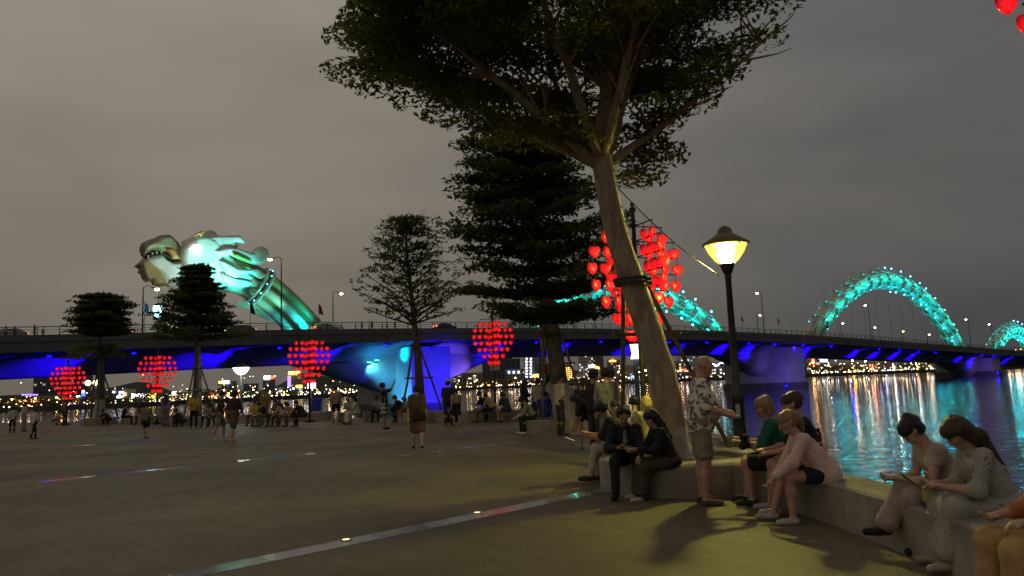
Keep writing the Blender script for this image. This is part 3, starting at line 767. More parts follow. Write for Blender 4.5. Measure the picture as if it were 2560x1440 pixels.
for q in ((393, 727, 1.2, -1, 'bridge lamp glowing just below the beard of the dragon'),
          (675, 652, 1.2, 1, 'tall dark bridge lamp with curved arm right of the dragon horn'),
          (853, 737, 28, -1, 'bridge lamp with a pale pole left of the sparse tree'),
          (1420, 758, 28, -1, 'bridge lamp seen below the dark dense tree, left of the big trunk'),
          (1893, 735, 1.2, 1, 'bridge lamp right of the near park lamp, the upper of two'),
          (1900, 790, 28, -1, 'bridge lamp right of the near park lamp, the lower of two'),
          (2107, 810, 28, -1, 'leftmost of four bridge lamps inside the big arch, in the lower row'),
          (2187, 820, 28, -1, 'second from left of the bridge lamps inside the big arch'),
          (2258, 830, 28, -1, 'third from left of the bridge lamps inside the big arch'),
          (2323, 838, 28, -1, 'fourth from left of the bridge lamps inside the big arch'),
          (2163, 765, 1.2, 1, 'faint bridge lamp high in the middle of the big arch'),
          (2415, 800, 1.2, 1, 'bridge lamp between the two right hand arches, the left one'),
          (2473, 812, 1.2, 1, 'bridge lamp between the two right hand arches, just above the small arch')):
    bridge_lamp(*q)
def flag(px, py, pyb, col, o, label, lean=0.3):
    u, z = on_bridge(px, py, o); z0 = zdeck(u); root = empty('flag', wpt(u, o, z0)); tag(root, label, 'flag')
    H = z - z0 + 0.4; b = MB(); b.tube([(0, 0, 0), (0, 0, H)], 0.04, 6); b.build('flag_pole', STEEL_D, root)
    hh = max(1.4, z - on_bridge(px, pyb, o)[1]); P = []; F = []
    for i in range(7):
        for j in range(5):
            s = i / 6; t = j / 4
            P.append(tuple(A2 * (0.05 + t * 0.75 * (0.5 + 0.5 * s) ) + N2 * (0.10 * math.sin(3 * t + 2 * s)) + Vector((0, 0, H - 0.1 - s * hh - t * lean * 1.2))))
    for i in range(6):
        for j in range(4): F.append((i * 5 + j, i * 5 + j + 1, (i + 1) * 5 + j + 1, (i + 1) * 5 + j))
    m = mat('flag_' + '_'.join('%02d' % int(c * 99) for c in col), col, 0.8, 0.2, 3)
    c = MB(); c.add(P, F); ob = c.build('cloth', m, root, True); sm = ob.modifiers.new('thick', 'SOLIDIFY'); sm.thickness = 0.015
for q in ((362, 760, 785, (0.05, 0.10, 0.22), 2, 'dim blue flag left of the bright cyan floodlight'),
          (626, 760, 787, (0.01, 0.02, 0.12), 2, 'navy flag hanging in front of the dragon neck'),
          (797, 764, 788, (0.42, 0.015, 0.02), 2, 'red flag on the bridge right of the dragon neck'),
          (966, 768, 786, (0.5, 0.42, 0.03), 2, 'small yellow flag left of the sparse tree trunk'),
          (1443, 774, 795, (0.01, 0.02, 0.14), 2, 'navy flag on the bridge between dense tree and big trunk'),
          (1853, 792, 802, (0.35, 0.02, 0.03), 2, 'tiny red flag right of the near lamp post, left one'),
          (1944, 796, 806, (0.35, 0.02, 0.03), 2, 'tiny red flag left of the big arch foot')): flag(*q)
# bright cyan flood tower
u, z = on_bridge(396, 778, 2); root = empty('flood_tower', wpt(u, 2, zdeck(u))); tag(root, 'bright cyan floodlight on a short mast below the dragon head', 'floodlight')
hh = z - zdeck(u); b = MB(); b.tube([(0, 0, 0), (0, 0, hh + 3.0)], 0.08, 6); b.build('mast', STEEL_D, root)
b = MB(); b.box((0, -0.35, hh + 0.3), (1.0, 0.35, 0.9), math.atan2(A2.y, A2.x)); b.box((0.1, -0.35, hh - 0.55), (0.85, 0.35, 0.7), math.atan2(A2.y, A2.x)); b.build('lamp_bank', glow('cyan_flood_glass', (0.1, 0.8, 1.0), 45.0), root)
spot(wpt(u, 3.2, z + 0.5), wpt(hd[0] + 2, 12, hd[1] - 1.0), 2200, (0.1, 0.7, 1.0), 60, 0.8, 0.4, root)

def car(px, o, col, label, tail, rz=0):
    u, _ = on_bridge(px, 825, o); root = empty('car', B(u, o), math.atan2(A2.y, A2.x) + rz); tag(root, label, 'car')
    paint = mat('car_paint_%02d' % int(col[0] * 99), col, 0.3, 0.05, 2)
    prof = [(-2.2, 0.3), (2.2, 0.3), (2.25, 0.75), (1.4, 0.95), (0.75, 1.42), (-1.2, 1.46), (-1.95, 1.0), (-2.25, 0.9)]
    b = MB(); P = [(x, -0.85 if z < 1.2 else -0.7, z) for x, z in prof] + [(x, 0.85 if z < 1.2 else 0.7, z) for x, z in prof]; n = len(prof)
    b.add(P, [tuple(range(n)), tuple(range(2 * n - 1, n - 1, -1))] + [(i, n + i, n + (i + 1) % n, (i + 1) % n) for i in range(n)]); b.build('body', paint, root)
    gmat = mat('car_glass', (0.02, 0.025, 0.03), 0.1, 0)
    w = MB(); w.box((-0.25, 0, 1.2), (1.7, 1.57, 0.3)); w.build('window', gmat, root)
    for x in (-1.35, 1.35):
        for y in (-0.82, 0.82):
            k = MB(); k.tube([(x, y - 0.1, 0.32), (x, y + 0.1, 0.32)], 0.32, 12); k.build('wheel', IRON, root)
    for y in (-0.6, 0.6):
        k = MB(); k.box((-2.24, y, 0.86), (0.12, 0.42, 0.2)); k.build('tail_light', glow('tail_red', (1.0, 0.06, 0.02), 14.0), root)
        k = MB(); k.box((2.22, y, 0.66), (0.12, 0.36, 0.16)); k.build('headlight', glow('head_white', (1.0, 0.9, 0.7), 12.0), root)
    return root
car(1112, 3.5, (0.05, 0.045, 0.04), 'dark car with a bright red tail light right of the sparse tree', 1)
car(815, 4.5, (0.3, 0.28, 0.26), 'pale car on the bridge right of the dragon neck base', 1)
car(600, 4.5, (0.12, 0.12, 0.13), 'grey car passing behind the dragon neck foot at left', 1, math.pi)
car(285, 4.5, (0.4, 0.4, 0.38), 'white car on the bridge left of the cone shaped tree', 1, math.pi)
car(20, 4.0, (0.35, 0.33, 0.3), 'light car at the left edge of the bridge beside walkers', 1, math.pi)
car(2410, 5.0, (0.1, 0.1, 0.1), 'tiny dark car with red lights at the right foot of the big arch', 1)

# ================================================================== FAR SHORE AND CITY
shore = []
for px, py in ((-250, 1040), (100, 1027), (350, 1017), (640, 1002), (880, 991), (1250, 971), (1650, 956), (2050, 941), (2380, 929), (2560, 922), (2800, 913)):
    p = G(px, py, WZ); shore.append((p.x, p.y))
def shoreY(px):
    xs = [s[0] / s[1] for s in shore]; t = (px - CX) / FOC
    return float(np.interp(t, xs, [s[1] for s in shore]))
BANK = mat('far_bank', (0.06, 0.055, 0.05), 0.9, 0.3, 0.05)
b = MB(); b.prism(([(-1500, shore[0][1] + 150)] + shore + [(1500, shore[-1][1] + 150), (1500, 3300), (-1500, 3300)])[::-1], WZ - 3, WZ + 2.2)
tag(b.build('far_bank', BANK), kind='structure')
WALLT = [mat('far_wall_%d' % i, c, 0.8, 0.15, 0.05) for i, c in enumerate(((0.30, 0.29, 0.28), (0.18, 0.17, 0.18), (0.10, 0.10, 0.13), (0.42, 0.36, 0.22), (0.5, 0.48, 0.46), (0.22, 0.19, 0.17)))]
WIN = [glow('window_warm', (1.0, 0.72, 0.34), 1.6), glow('window_white', (0.95, 0.95, 0.9), 1.3), glow('window_amber', (1.0, 0.55, 0.12), 3.0), glow('window_dim', (0.8, 0.7, 0.6), 0.35), mat('window_dark', (0.03, 0.03, 0.035), 0.2, 0)]
SIGN = {k: glow('sign_' + k, c, s) for k, (c, s) in dict(white=((0.95, 0.95, 1.0), 9.0), yellow=((1.0, 0.72, 0.08), 5.0), red=((1.0, 0.08, 0.04), 4.0), orange=((1.0, 0.35, 0.05), 5.0), blue=((0.08, 0.12, 1.0), 3.0), purple=((0.35, 0.22, 1.0), 2.2), ice=((0.45, 0.7, 1.0), 5.0), pink=((1.0, 0.2, 0.45), 3.0), green=((0.3, 1.0, 0.35), 1.5)).items()}
nwin = [0]
def building(px0, px1, pyt, back, wall, label, rows=0, cols=0, lit=0.4, wset=(0, 1, 3), feats=(), roof=None, single=True):
    Y = shoreY((px0 + px1) / 2) + back
    a = D(px0, pyt, Y); c = D(px1, pyt, Y); base = WZ + 2.2
    zt = (a.z + c.z) / 2; w = c.x - a.x; dp = min(26, max(10, w * 0.8))
    root = empty('building', ((a.x + c.x) / 2, Y, base)); tag(root, label, 'building')
    H = zt - base; b = MB(); b.box((0, dp / 2, H / 2), (w, dp, H)); b.box((0, dp / 2, H + 0.5), (w * 1.02, dp * 1.02, 0.9)); b.build('wall', WALLT[wall], root)
    if roof: b = MB(); b.box((w * 0.1, dp / 2, H + 2.6), (w * 0.4, dp * 0.5, 3.4)); b.build('roof_hut', WALLT[wall], root)
    if rows and cols:
        cw, ch = w / cols, (H - 3) / rows
        mesh = {}
        for r in range(rows):
            for q in range(cols):
                k = random.choice(wset) if random.random() < lit else 4
                x, z = -w / 2 + (q + 0.5) * cw, 2.2 + (r + 0.5) * ch
                if single and nwin[0] < 560 and k != 4:
                    if k not in mesh:
                        t = MB(); t.box((0, 0, 0), (cw * 0.55, 0.3, ch * 0.5)); mesh[k] = t.me('window', WIN[k])
                    link('window', mesh[k], root, (x, -0.12, z)); nwin[0] += 1
                else:
                    mesh.setdefault('rest', []).append((x, z, k))
        if 'rest' in mesh:
            t = MB()
            for x, z, k in mesh['rest']: t.box((x, -0.08, z), (cw * 0.55, 0.2, ch * 0.5))
            o = t.build('dark_windows', WIN[4], root); o['kind'] = 'stuff'
    for kind, x0, y0, x1, y1 in feats:               # lit signs in front of the facade
        p = D(x0, y0, Y - 0.6); q = D(x1, y1, Y - 0.6)
        t = MB(); t.box(((p.x + q.x) / 2 - root.location.x, -0.6, (p.z + q.z) / 2 - base), (abs(q.x - p.x), 0.5, abs(p.z - q.z))); t.build('lit_sign', SIGN[kind], root)
    return root
Bd = building
Bd(-40, 90, 992, 40, 2, 'low dark block at the far left shore', 3, 14, 0.5, (0, 2))
Bd(85, 150, 915, 90, 2, 'wide dark tower behind the leftmost lantern heart, left half', 9, 6, 0.06, (3,))
Bd(152, 208, 925, 110, 2, 'wide dark tower behind the leftmost lantern heart, right half', 8, 5, 0.06, (3,))
Bd(55, 128, 994, 18, 5, 'low warm lit hall at far left shore', 2, 9, 0.8, (0, 2), [('orange', 62, 999, 88, 1004)] + [('purple', 55 + 7 * i, 985, 59 + 7 * i, 989) for i in range(6)])
Bd(172, 202, 1000, 16, 5, 'low pinkish shop row left of the blue spire', 2, 5, 0.7, (0, 2), [('pink', 174, 1006, 200, 1009)])
o = Bd(203, 213, 982, 14, 2, 'slim tower glowing solid blue at the far shore', 0, 0, 0, (0,), [('blue', 204, 981, 212, 1001), ('white', 206, 976, 210, 980)])
Bd(240, 275, 990, 40, 1, 'low grey block behind the leftmost tree trunk', 2, 5, 0.5, (1, 3), [('white', 243, 991, 250, 997)])
Bd(280, 296, 978, 60, 1, 'small tower with one white top light', 4, 2, 0.2, (1,), [('white', 283, 978, 286, 982)])
Bd(296, 313, 980, 30, 1, 'small block with an ice blue roof sign and white front', 3, 3, 0.4, (1,), [('ice', 298, 979, 309, 983), ('white', 293, 990, 305, 997)])
Bd(311, 318, 977, 30, 3, 'narrow yellow lit tower left of the big bright sign', 5, 2, 0.9, (0,))
Bd(326, 396, 996, 14, 5, 'low building under a large jagged white and yellow sign', 1, 8, 0.6, (0,), [('white', 330 + 5 * i, 984 + (i * 7 % 5), 334 + 5 * i, 996 - (i * 5 % 4)) for i in range(8)] + [('yellow', 370 + 5 * i, 983 + (i * 3 % 4), 374 + 5 * i, 994) for i in range(5)])
Bd(425, 470, 985, 30, 0, 'pale block right of the second lantern heart', 3, 6, 0.5, (0, 1), [('white', 431, 979, 440, 990), ('orange', 424, 993, 442, 998)])
Bd(466, 482, 987, 18, 5, 'low building with an orange yellow roof sign left of the tree trunk', 2, 3, 0.6, (0,), [('yellow', 466, 986, 482, 993)])
Bd(520, 546, 982, 20, 5, 'low red fronted block right of the cone shaped tree trunk', 2, 4, 0.7, (0, 2), [('red', 523, 983, 540, 986), ('orange', 522, 990, 541, 994)])
Bd(545, 578, 957, 60, 1, 'tower with a yellow and white sign strip on top', 6, 4, 0.15, (1, 3), [('yellow', 547, 953, 556, 958), ('white', 556, 952, 572, 958)])
Bd(578, 640, 985, 40, 1, 'low grey block behind the white park lamp', 3, 8, 0.35, (0, 1), [('red', 590, 977, 597, 981)])
Bd(608, 636, 962, 150, 1, 'dim hazy tower right of the white park lamp post', 6, 3, 0.05, (3,))
Bd(657, 677, 948, 80, 1, 'grey tower with a white and red rooftop sign', 8, 3, 0.08, (3,), [('white', 660, 940, 676, 947), ('red', 676, 940, 685, 947)])
Bd(718, 752, 936, 60, 3, 'yellow washed tower with a purple lit edge', 9, 4, 0.05, (3,), [('purple', 719, 940, 727, 980), ('yellow', 721, 929, 750, 935)])
Bd(738, 758, 968, 25, 5, 'low block with an oval yellow sign left of the lantern pole', 2, 3, 0.5, (1,), [('yellow', 740, 963, 755, 970), ('ice', 747, 974, 756, 982)])
Bd(690, 716, 972, 40, 1, 'low block left of the yellow tower', 3, 4, 0.5, (1, 0), [('white', 698, 975, 706, 979)])
Bd(760, 815, 978, 30, 1, 'low row behind the third lantern pole', 2, 8, 0.6, (0, 1), [('white', 764, 975, 771, 982), ('red', 786, 971, 794, 975)])
Bd(818, 850, 968, 60, 5, 'small brick tone tower left of the pier hull', 3, 4, 0.3, (0, 3), [('orange', 800, 980, 845, 983)])
Bd(838, 900, 974, 20, 5, 'long low hall with a red lit eave below the pier hull', 1, 10, 0.7, (0, 1), [('red', 822, 984, 840, 987), ('white', 838, 970, 848, 974), ('blue', 840, 982, 850, 985)])
Bd(1205, 1300, 900, 90, 2, 'large dark glass tower right of the first pier', 10, 8, 0.03, (3,), (), True)
Bd(1130, 1205, 935, 70, 1, 'hazy grey block just right of the first pier', 4, 6, 0.25, (0, 3))
Bd(1262, 1308, 925, 40, 1, 'grey block with three pale squares near its top', 4, 5, 0.2, (3,), [('ice', 1270, 928, 1275, 933), ('ice', 1282, 928, 1287, 933), ('ice', 1294, 928, 1299, 933)])
Bd(1308, 1342, 872, 60, 2, 'tall dark tower with two columns of white lights', 0, 0, 0, (0,), [('white', x + (i % 2), 888 + 7.5 * i, x + 4, 890.5 + 7.5 * i) for x in (1314, 1325) for i in range(8)])
Bd(1334, 1348, 935, 20, 5, 'small block with amber squares beside the striped pole', 2, 2, 1.0, (2,), [('yellow', 1334, 936, 1346, 940)])
Bd(1345, 1362, 895, 80, 1, 'slim grey tower behind the striped pole', 8, 3, 0.1, (3,))
Bd(1408, 1430, 915, 25, 5, 'block with a glowing amber window grid right of the dense tree trunk', 7, 4, 1.0, (2,))
Bd(1432, 1462, 938, 30, 4, 'pale low block left of the standing trio', 4, 6, 0.5, (1, 0))
Bd(1446, 1482, 885, 100, 4, 'white apartment tower behind the standing trio', 9, 7, 0.25, (1, 3), (), True)
Bd(1482, 1508, 890, 110, 1, 'grey apartment tower right of the white one', 9, 5, 0.15, (3, 1))
Bd(1462, 1500, 918, 30, 0, 'mid rise with white and orange roof signs', 5, 7, 0.4, (1, 0), [('white', 1472, 913, 1487, 917), ('orange', 1488, 917, 1498, 921)])
Bd(1500, 1540, 925, 20, 1, 'block with a red and green video screen', 3, 6, 0.4, (1,), [('red', 1513, 931, 1536, 934), ('pink', 1513, 935, 1517, 947), ('ice', 1519, 936, 1530, 946), ('red', 1532, 935, 1536, 946)])
Bd(1520, 1550, 903, 70, 1, 'mid rise with a small pyramid of red lights', 5, 5, 0.2, (3,), [('orange', 1523, 901, 1540, 904), ('red', 1528, 897, 1534, 900)])
Bd(1545, 1600, 915, 45, 0, 'grey block between the prop pole and the big trunk', 5, 8, 0.35, (1, 0, 3), [('ice', 1575, 940, 1596, 946)])
Bd(1600, 1660, 905, 60, 1, 'tower mostly behind the big trunk', 7, 8, 0.3, (1, 0))
Bd(1690, 1722, 905, 40, 1, 'low block behind the floral shirt', 4, 5, 0.5, (0, 1), [('red', 1700, 923, 1716, 927)])
Bd(1700, 1745, 888, 90, 4, 'pale tower just left of the standing man head', 7, 6, 0.25, (1, 3), [('ice', 1712, 900, 1722, 903)])
Bd(1775, 1835, 918, 30, 1, 'low block under swirls of white lights', 2, 8, 0.6, (1, 0), [('white', 1782 + 4.5 * i, 909 + 4 * math.sin(i), 1785.5 + 4.5 * i, 911.5 + 4 * math.sin(i)) for i in range(11)])
Bd(2015, 2050, 902, 30, 1, 'low block with a red orange sign right of the second pier', 2, 6, 0.5, (1, 0), [('red', 2029, 897, 2037, 912), ('orange', 2031, 900, 2035, 909)])
Bd(2045, 2075, 898, 45, 1, 'low block with a row of ice blue sign letters', 3, 5, 0.3, (1,), [('ice', 2047 + 4.6 * i, 898, 2050.5 + 4.6 * i, 905) for i in range(5)])
Bd(2120, 2200, 908, 25, 5, 'low restaurant row with a red sign beyond the river', 2, 14, 0.6, (0, 1), [('red', 2170, 915, 2190, 921), ('pink', 2208, 912, 2213, 922)])
Bd(2230, 2300, 905, 30, 1, 'low block with white window lights near the third pier', 3, 12, 0.4, (1, 0, 3), [('white', 2231, 915, 2238, 926)])
Bd(2310, 2385, 898, 35, 1, 'low block left of the third pier', 3, 12, 0.35, (1, 0, 3), [('white', 2326, 917, 2331, 927)])
Bd(2512, 2600, 908, 30, 1, 'low block at the far right edge', 2, 10, 0.6, (1, 0))
# tree belt on the far bank: one dark mass
nb = 26000; px_ = rng.uniform(-200, 2700, nb); V = np.zeros((nb, 4, 3))
xs_ = np.array([s[0] / s[1] for s in shore]); ys_ = np.array([s[1] for s in shore])
Yt = np.interp((px_ - CX) / FOC, xs_, ys_) + rng.uniform(3, 13, nb); Xt = (px_ - CX) / FOC * Yt
dens = 0.55 + 0.45 * np.sin(px_ / 37.0) * np.sin(px_ / 91.0 + 1)
hmax = 2.0 + 3.8 * dens * np.where(px_ > 2000, 1.5, 1.0)
Zt = WZ + 2.2 + rng.uniform(0, 1, nb) ** 0.8 * hmax
c0 = np.stack([Xt, Yt, Zt], 1); d1 = rng.normal(0, 1, (nb, 3)); d1 /= np.linalg.norm(d1, axis=1)[:, None]; d2 = rng.normal(0, 1, (nb, 3)); d2 = np.cross(d1, d2); d2 /= np.linalg.norm(d2, axis=1)[:, None]
s_ = rng.uniform(0.35, 0.8, nb)[:, None]
V[:, 0] = c0 - d1 * s_; V[:, 1] = c0 - d2 * s_ * 0.6; V[:, 2] = c0 + d1 * s_; V[:, 3] = c0 + d2 * s_ * 0.6
o = link('far_tree_belt', mesh_np('far_tree_belt', V.reshape(-1, 3), np.arange(nb * 4).reshape(-1, 4), [LEAF_D])); tag(o, 'dark belt of trees along the far bank', 'trees', kind='stuff')
# lamps along the far quay
fl = MB(); fl.tube([(0, 0, 0), (0, 0, 7.0)], 0.14, 6); fpole = fl.me('pole', STEEL_D)
QL = [glow('quay_orange', (1.0, 0.42, 0.07), 110.0), glow('quay_white', (1.0, 0.9, 0.7), 60.0)]
fbm = []
for m in QL:
    t = MB(); t.ball((0, 0, 7.2), 0.55, 8, 6); fbm.append(t.me('bulb', m))
kcount = [0, 0]
for px, pyb, k in ((30, 999, 0), (88, 998, 0), (141, 996, 0), (158, 1007, 0), (193, 995, 0), (432, 985, 1), (560, 975, 0), (633, 982, 1), (733, 977, 1), (1147, 952, 0), (1192, 950, 0), (1237, 947, 0), (1288, 945, 0), (1334, 940, 0), (1546, 930, 0), (1599, 930, 1), (1614, 926, 0), (1702, 926, 0), (1760, 915, 1),
                   (2033, 905, 0), (2070, 913, 1), (2131, 901, 0), (2163, 903, 1), (2212, 899, 1), (2233, 918, 1), (2291, 922, 1), (2318, 901, 1), (2350, 918, 1), (2540, 915, 1)):
    Y = shoreY(px) + 4; p = D(px, pyb, Y)
    s = max(0.6, (p.z - WZ - 2.2) / 7.2)
    ORD = ('first', 'second', 'third', 'fourth', 'fifth', 'sixth', 'seventh', 'eighth', 'ninth', 'tenth', 'eleventh', 'twelfth', 'thirteenth', 'fourteenth', 'fifteenth', 'sixteenth', 'seventeenth')
    kcount[k] += 1
    r = empty('quay_lamp', (p.x, Y, WZ + 2.2), 0, s); tag(r, ('orange' if k == 0 else 'white') + ' street lamp on the far quay, ' + ORD[kcount[k] - 1] + ' from the left', 'street lamp', 'orange quay lamps' if k == 0 else 'white quay lamps')
    link('pole', fpole, r); link('bulb', fbm[k], r)
# the countless small lights of the far city
cols = [glow('city_warm', (1.0, 0.72, 0.36), 9.0), glow('city_white', (1.0, 0.93, 0.8), 5.0), glow('city_amber', (1.0, 0.45, 0.09), 12.0), glow('city_blue', (0.2, 0.35, 1.0), 14.0)]
cl = MB()
for i in range(1100):
    px = random.choice((random.uniform(-30, 900), random.uniform(400, 900), random.uniform(1130, 1840), random.uniform(2015, 2385), random.uniform(2500, 2600)))
    Y = shoreY(px) + random.choice((1.5, 2, 2, 8, 15, 40)); hz = WZ + 2.4 + random.random() ** 2 * random.choice((1.5, 3, 3, 8, 16))
    x = (px - CX) / FOC * Y; r = random.uniform(0.13, 0.36) * Y / 480
    cl.cur = random.choices((0, 1, 2, 3), (5, 5, 2, 0.5))[0]; cl.ball((x, Y, hz), r, 6, 4)
o = cl.build('city_lights', cols); tag(o, 'countless tiny lights of the city across the river', 'lights', kind='stuff')
# hills behind
hm = MB(); P = [];
for i in range(81):
    x = -1500 + i * 37.5; h = 26 + 20 * math.sin(i * 0.33) + 12 * math.sin(i * 0.9 + 1)
    P += [(x, 2400, WZ), (x, 2500, h)]
hm.add(P, [(2 * i, 2 * i + 2, 2 * i + 3, 2 * i + 1) for i in range(80)]); tag(hm.build('hills', BANK), kind='structure')

# ================================================================== TREES
def leaves(centers, per, spread, flat, size, name, m, parent):
    """leaf-sized faces scattered in flattened pads round the given centres."""
    C = np.repeat(np.asarray(centers), per, 0); n = len(C)
    g_ = rng.normal(0, 1, (n, 3)); g_ /= np.maximum(1.0, np.linalg.norm(g_, axis=1)[:, None] / 1.55); g_ = g_ * np.array([spread, spread, spread * flat]); C = C + g_
    C[:, 2] -= 0.25 * np.hypot(g_[:, 0], g_[:, 1]) ** 2
    th = rng.uniform(0, 2 * np.pi, n); tilt = rng.normal(0, 0.45, n)
    d1 = np.stack([np.cos(th) * np.cos(tilt), np.sin(th) * np.cos(tilt), np.sin(tilt)], 1)
    d2 = np.stack([-np.sin(th), np.cos(th), rng.normal(0, 0.5, n)], 1); d2 /= np.linalg.norm(d2, axis=1)[:, None]
    s = (size * rng.uniform(0.6, 1.3, n))[:, None]
    V = np.stack([C - d1 * s, C - d2 * s * 0.42, C + d1 * s, C + d2 * s * 0.42], 1).reshape(-1, 3)
    return link(name, mesh_np(name, V, np.arange(n * 4).reshape(-1, 4), [m]), parent)
def limb(b, p0, d, L, r, bend=0.15, n=5, seg=6):
    pts = [Vector(p0)]; d = Vector(d).normalized(); rad = [r]
    for i in range(n):
        d = (d + Vector((random.uniform(-1, 1), random.uniform(-1, 1), random.uniform(-0.5, 0.7))) * bend).normalized()
        pts.append(pts[-1] + d * (L / n)); rad.append(r * (1 - 0.75 * (i + 1) / n))
    b.tube(pts, rad, seg); return pts
# --- big leaning tree
BASE = Vector((2.36, 11.15, 0.3))
tr = empty('big_tree', BASE); tag(tr, 'big leaning tree with a thick pale trunk and wide crown beside the lamp', 'tree')
def loc(px, py, Y): return D(px, py, Y) - BASE
path = [Vector((0, 0, -0.1)), loc(1683, 1120, 11.1), loc(1672, 1020, 11.05), loc(1652, 920, 11.0), loc(1610, 790, 10.95), loc(1572, 680, 10.9), loc(1540, 580, 10.85), loc(1520, 490, 10.8), loc(1505, 400, 10.8), loc(1497, 340, 10.8)]
rads = [0.29, 0.228, 0.212, 0.203, 0.190, 0.180, 0.167, 0.155, 0.152, 0.14]
tb = MB()
sp = []; sr = []
for i in range(len(path) - 1):
    for j in range(3):
        t = j / 3; sp.append(path[i].lerp(path[i + 1], t)); sr.append((rads[i] * (1 - t) + rads[i + 1] * t) * (1 + 0.03 * math.sin(i * 3 + j * 2.1)))
sp.append(path[-1]); sr.append(rads[-1])
tb.tube(sp, sr, 16)
fork = path[-2]
cents = []
mains = [((-0.75, -0.10, 0.62), 0.10), ((-0.30, 0.55, 0.85), 0.09), ((0.10, -0.15, 1.0), 0.13), ((0.45, -0.30, 0.85), 0.09), ((0.75, 0.15, 0.62), 0.075), ((0.3, 0.65, 0.7), 0.08), ((-0.45, -0.65, 0.75), 0.09), ((0.35, -0.8, 0.75), 0.085), ((-0.8, 0.4, 0.6), 0.08)]
for k, (d, r) in enumerate(mains):
    p = limb(tb, fork + Vector((0, 0, -0.12 + 0.05 * (k % 4))), d, 3.6, r, 0.12, 7, 8)
    for q in p[2:]:
        for _ in range(3):
            dd = Vector((random.uniform(-1, 1), random.uniform(-1, 1), random.uniform(0.0, 0.6))) + Vector(d) * 0.5
            limb(tb, q, dd, random.uniform(0.8, 1.5), r * 0.32, 0.2, 4, 5)
tb.build('trunk', BARK, tr, True)
# crown: pads through a vase shaped volume, in loose storeys
f3 = np.array(fork)
cx0 = np.array([-0.75, 0.0])
k = 0
while len(cents) < 370:
    a = random.uniform(0, 2 * math.pi); r = 3.45 * math.sqrt(random.random())
    x, y = r * math.cos(a) + cx0[0], r * math.sin(a) * 0.85
    rr = math.hypot(x - 0.0, y)
    wob = 0.25 * math.sin(3 * a + 1) + 0.18 * math.sin(5 * a + 2)
    if r > 3.0 + 1.1 * wob: continue
    zl = 0.08 + 0.58 * rr + 0.35 * wob * min(1, rr); zt = 4.6 - 0.10 * rr * rr
    if zt < zl + 0.2: continue
    z = zl + (zt - zl) * random.random() ** 1.5
    z = zl + round((z - zl) / 0.55) * 0.55 + random.uniform(-0.06, 0.06)
    cents.append(f3 + np.array([x, y, z]))
for q in range(40):
    a = random.uniform(0, 2 * math.pi); d_ = Vector((math.cos(a), math.sin(a) * 0.85)); r0 = random.uniform(1.9, 2.75); z0 = 0.08 + 0.58 * r0 + random.uniform(0.1, 2.0)
    for k in range(4): cents.append(f3 + np.array([cx0[0] + d_.x * (r0 + 0.24 * k), d_.y * (r0 + 0.24 * k), z0 + 0.06 * k]))
for px, py in ((1590, 400), (1640, 370), (1575, 440), (1650, 390), (1600, 350), (1560, 385), (1600, 440)):   # low spray right of the fork
    cents.append(np.array(loc(px, py, 11.4)))
for px, py in ((1230, 330), (1290, 345), (1190, 300), (1340, 330), (1400, 300), (1250, 290), (1130, 280), (1060, 250), (960, 210), (900, 180), (880, 170)):
    cents.append(np.array(loc(px, py, 10.6 + random.uniform(-0.5, 0.8))))
leaves(cents, 190, 0.30, 0.17, 0.058, 'crown', LEAF, tr)
wb = MB(); wb.tube([path[0], path[1], path[1].lerp(path[2], 0.55)], [0.297, 0.236, 0.228], 16, False); wb.build('whitewash_band', WHITEWASH, tr, True)
tr_root_big = tr

# --- storeyed trees further along the bank
def tiered_tree(name, base, lean, H, hc, R0, prof, tiers, nb, per, leaf, label, m, tr_r=0.17, rise=0.25, spread=0.3, sparse=False, trunk_m=BARK_D, white=0.0):
    root = empty(name, base); tag(root, label, 'tree')
    b = MB(); n = 9; pts = []; rad = []
    for i in range(n + 1):
        t = i / n; pts.append(Vector((lean[0] * t * H + 0.05 * math.sin(5 * t), lean[1] * t * H, H * 0.97 * t - 0.1))); rad.append(tr_r * (1.15 - 0.98 * t))
    b.tube(pts, rad, 10); C = []
    for k in range(tiers):
        t = k / (tiers - 1); z = hc + (H - hc) * t ** 0.95; rt = R0 * prof(t) * (random.uniform(0.8, 1.15) if tiers > 8 else 1.0); ax = Vector((lean[0] * z, lean[1] * z, z))
        ph = random.uniform(0, 6)
        for j in range(nb):
            a = ph + 2 * math.pi * j / nb + random.uniform(-0.3, 0.3); L = rt * random.uniform(0.72, 1.12)
            d = Vector((math.cos(a), math.sin(a), rise * random.uniform(0.6, 1.4)))
            st = ax - Vector((0, 0, rise * L * 0.6))
            p = limb(b, st, d, L * 1.03, max(0.012, tr_r * 0.26 * (1 - 0.55 * t)), 0.10, 5, 5)
            for q in range(2 if sparse else 1, len(p)):
                w = p[q]
                for _ in range(2 if not sparse else 1):
                    off = Vector((random.gauss(0, 0.22), random.gauss(0, 0.22), random.uniform(0, 0.12)))
                    C.append(np.array(w + off))
                    if random.random() < (0.5 if not sparse else 0.9): limb(b, w, off + d * 0.35, random.uniform(0.35, 0.8), 0.010, 0.2, 3, 4)
    for q in range(7): C.append(np.array((lean[0] * H + random.gauss(0, 0.12), lean[1] * H + random.gauss(0, 0.12), H - 0.35 + 0.1 * q)))
    b.build('trunk', trunk_m, root, True)
    leaves(C, per, spread, 0.2, leaf, 'crown', m, root)
    if white:
        w = MB(); z = white; w.tube([(0, 0, 0), (lean[0] * z, lean[1] * z, z)], [tr_r * 1.19, tr_r * 1.12], 12, False); w.build('whitewash_band', WHITEWASH, root, True)
    return root
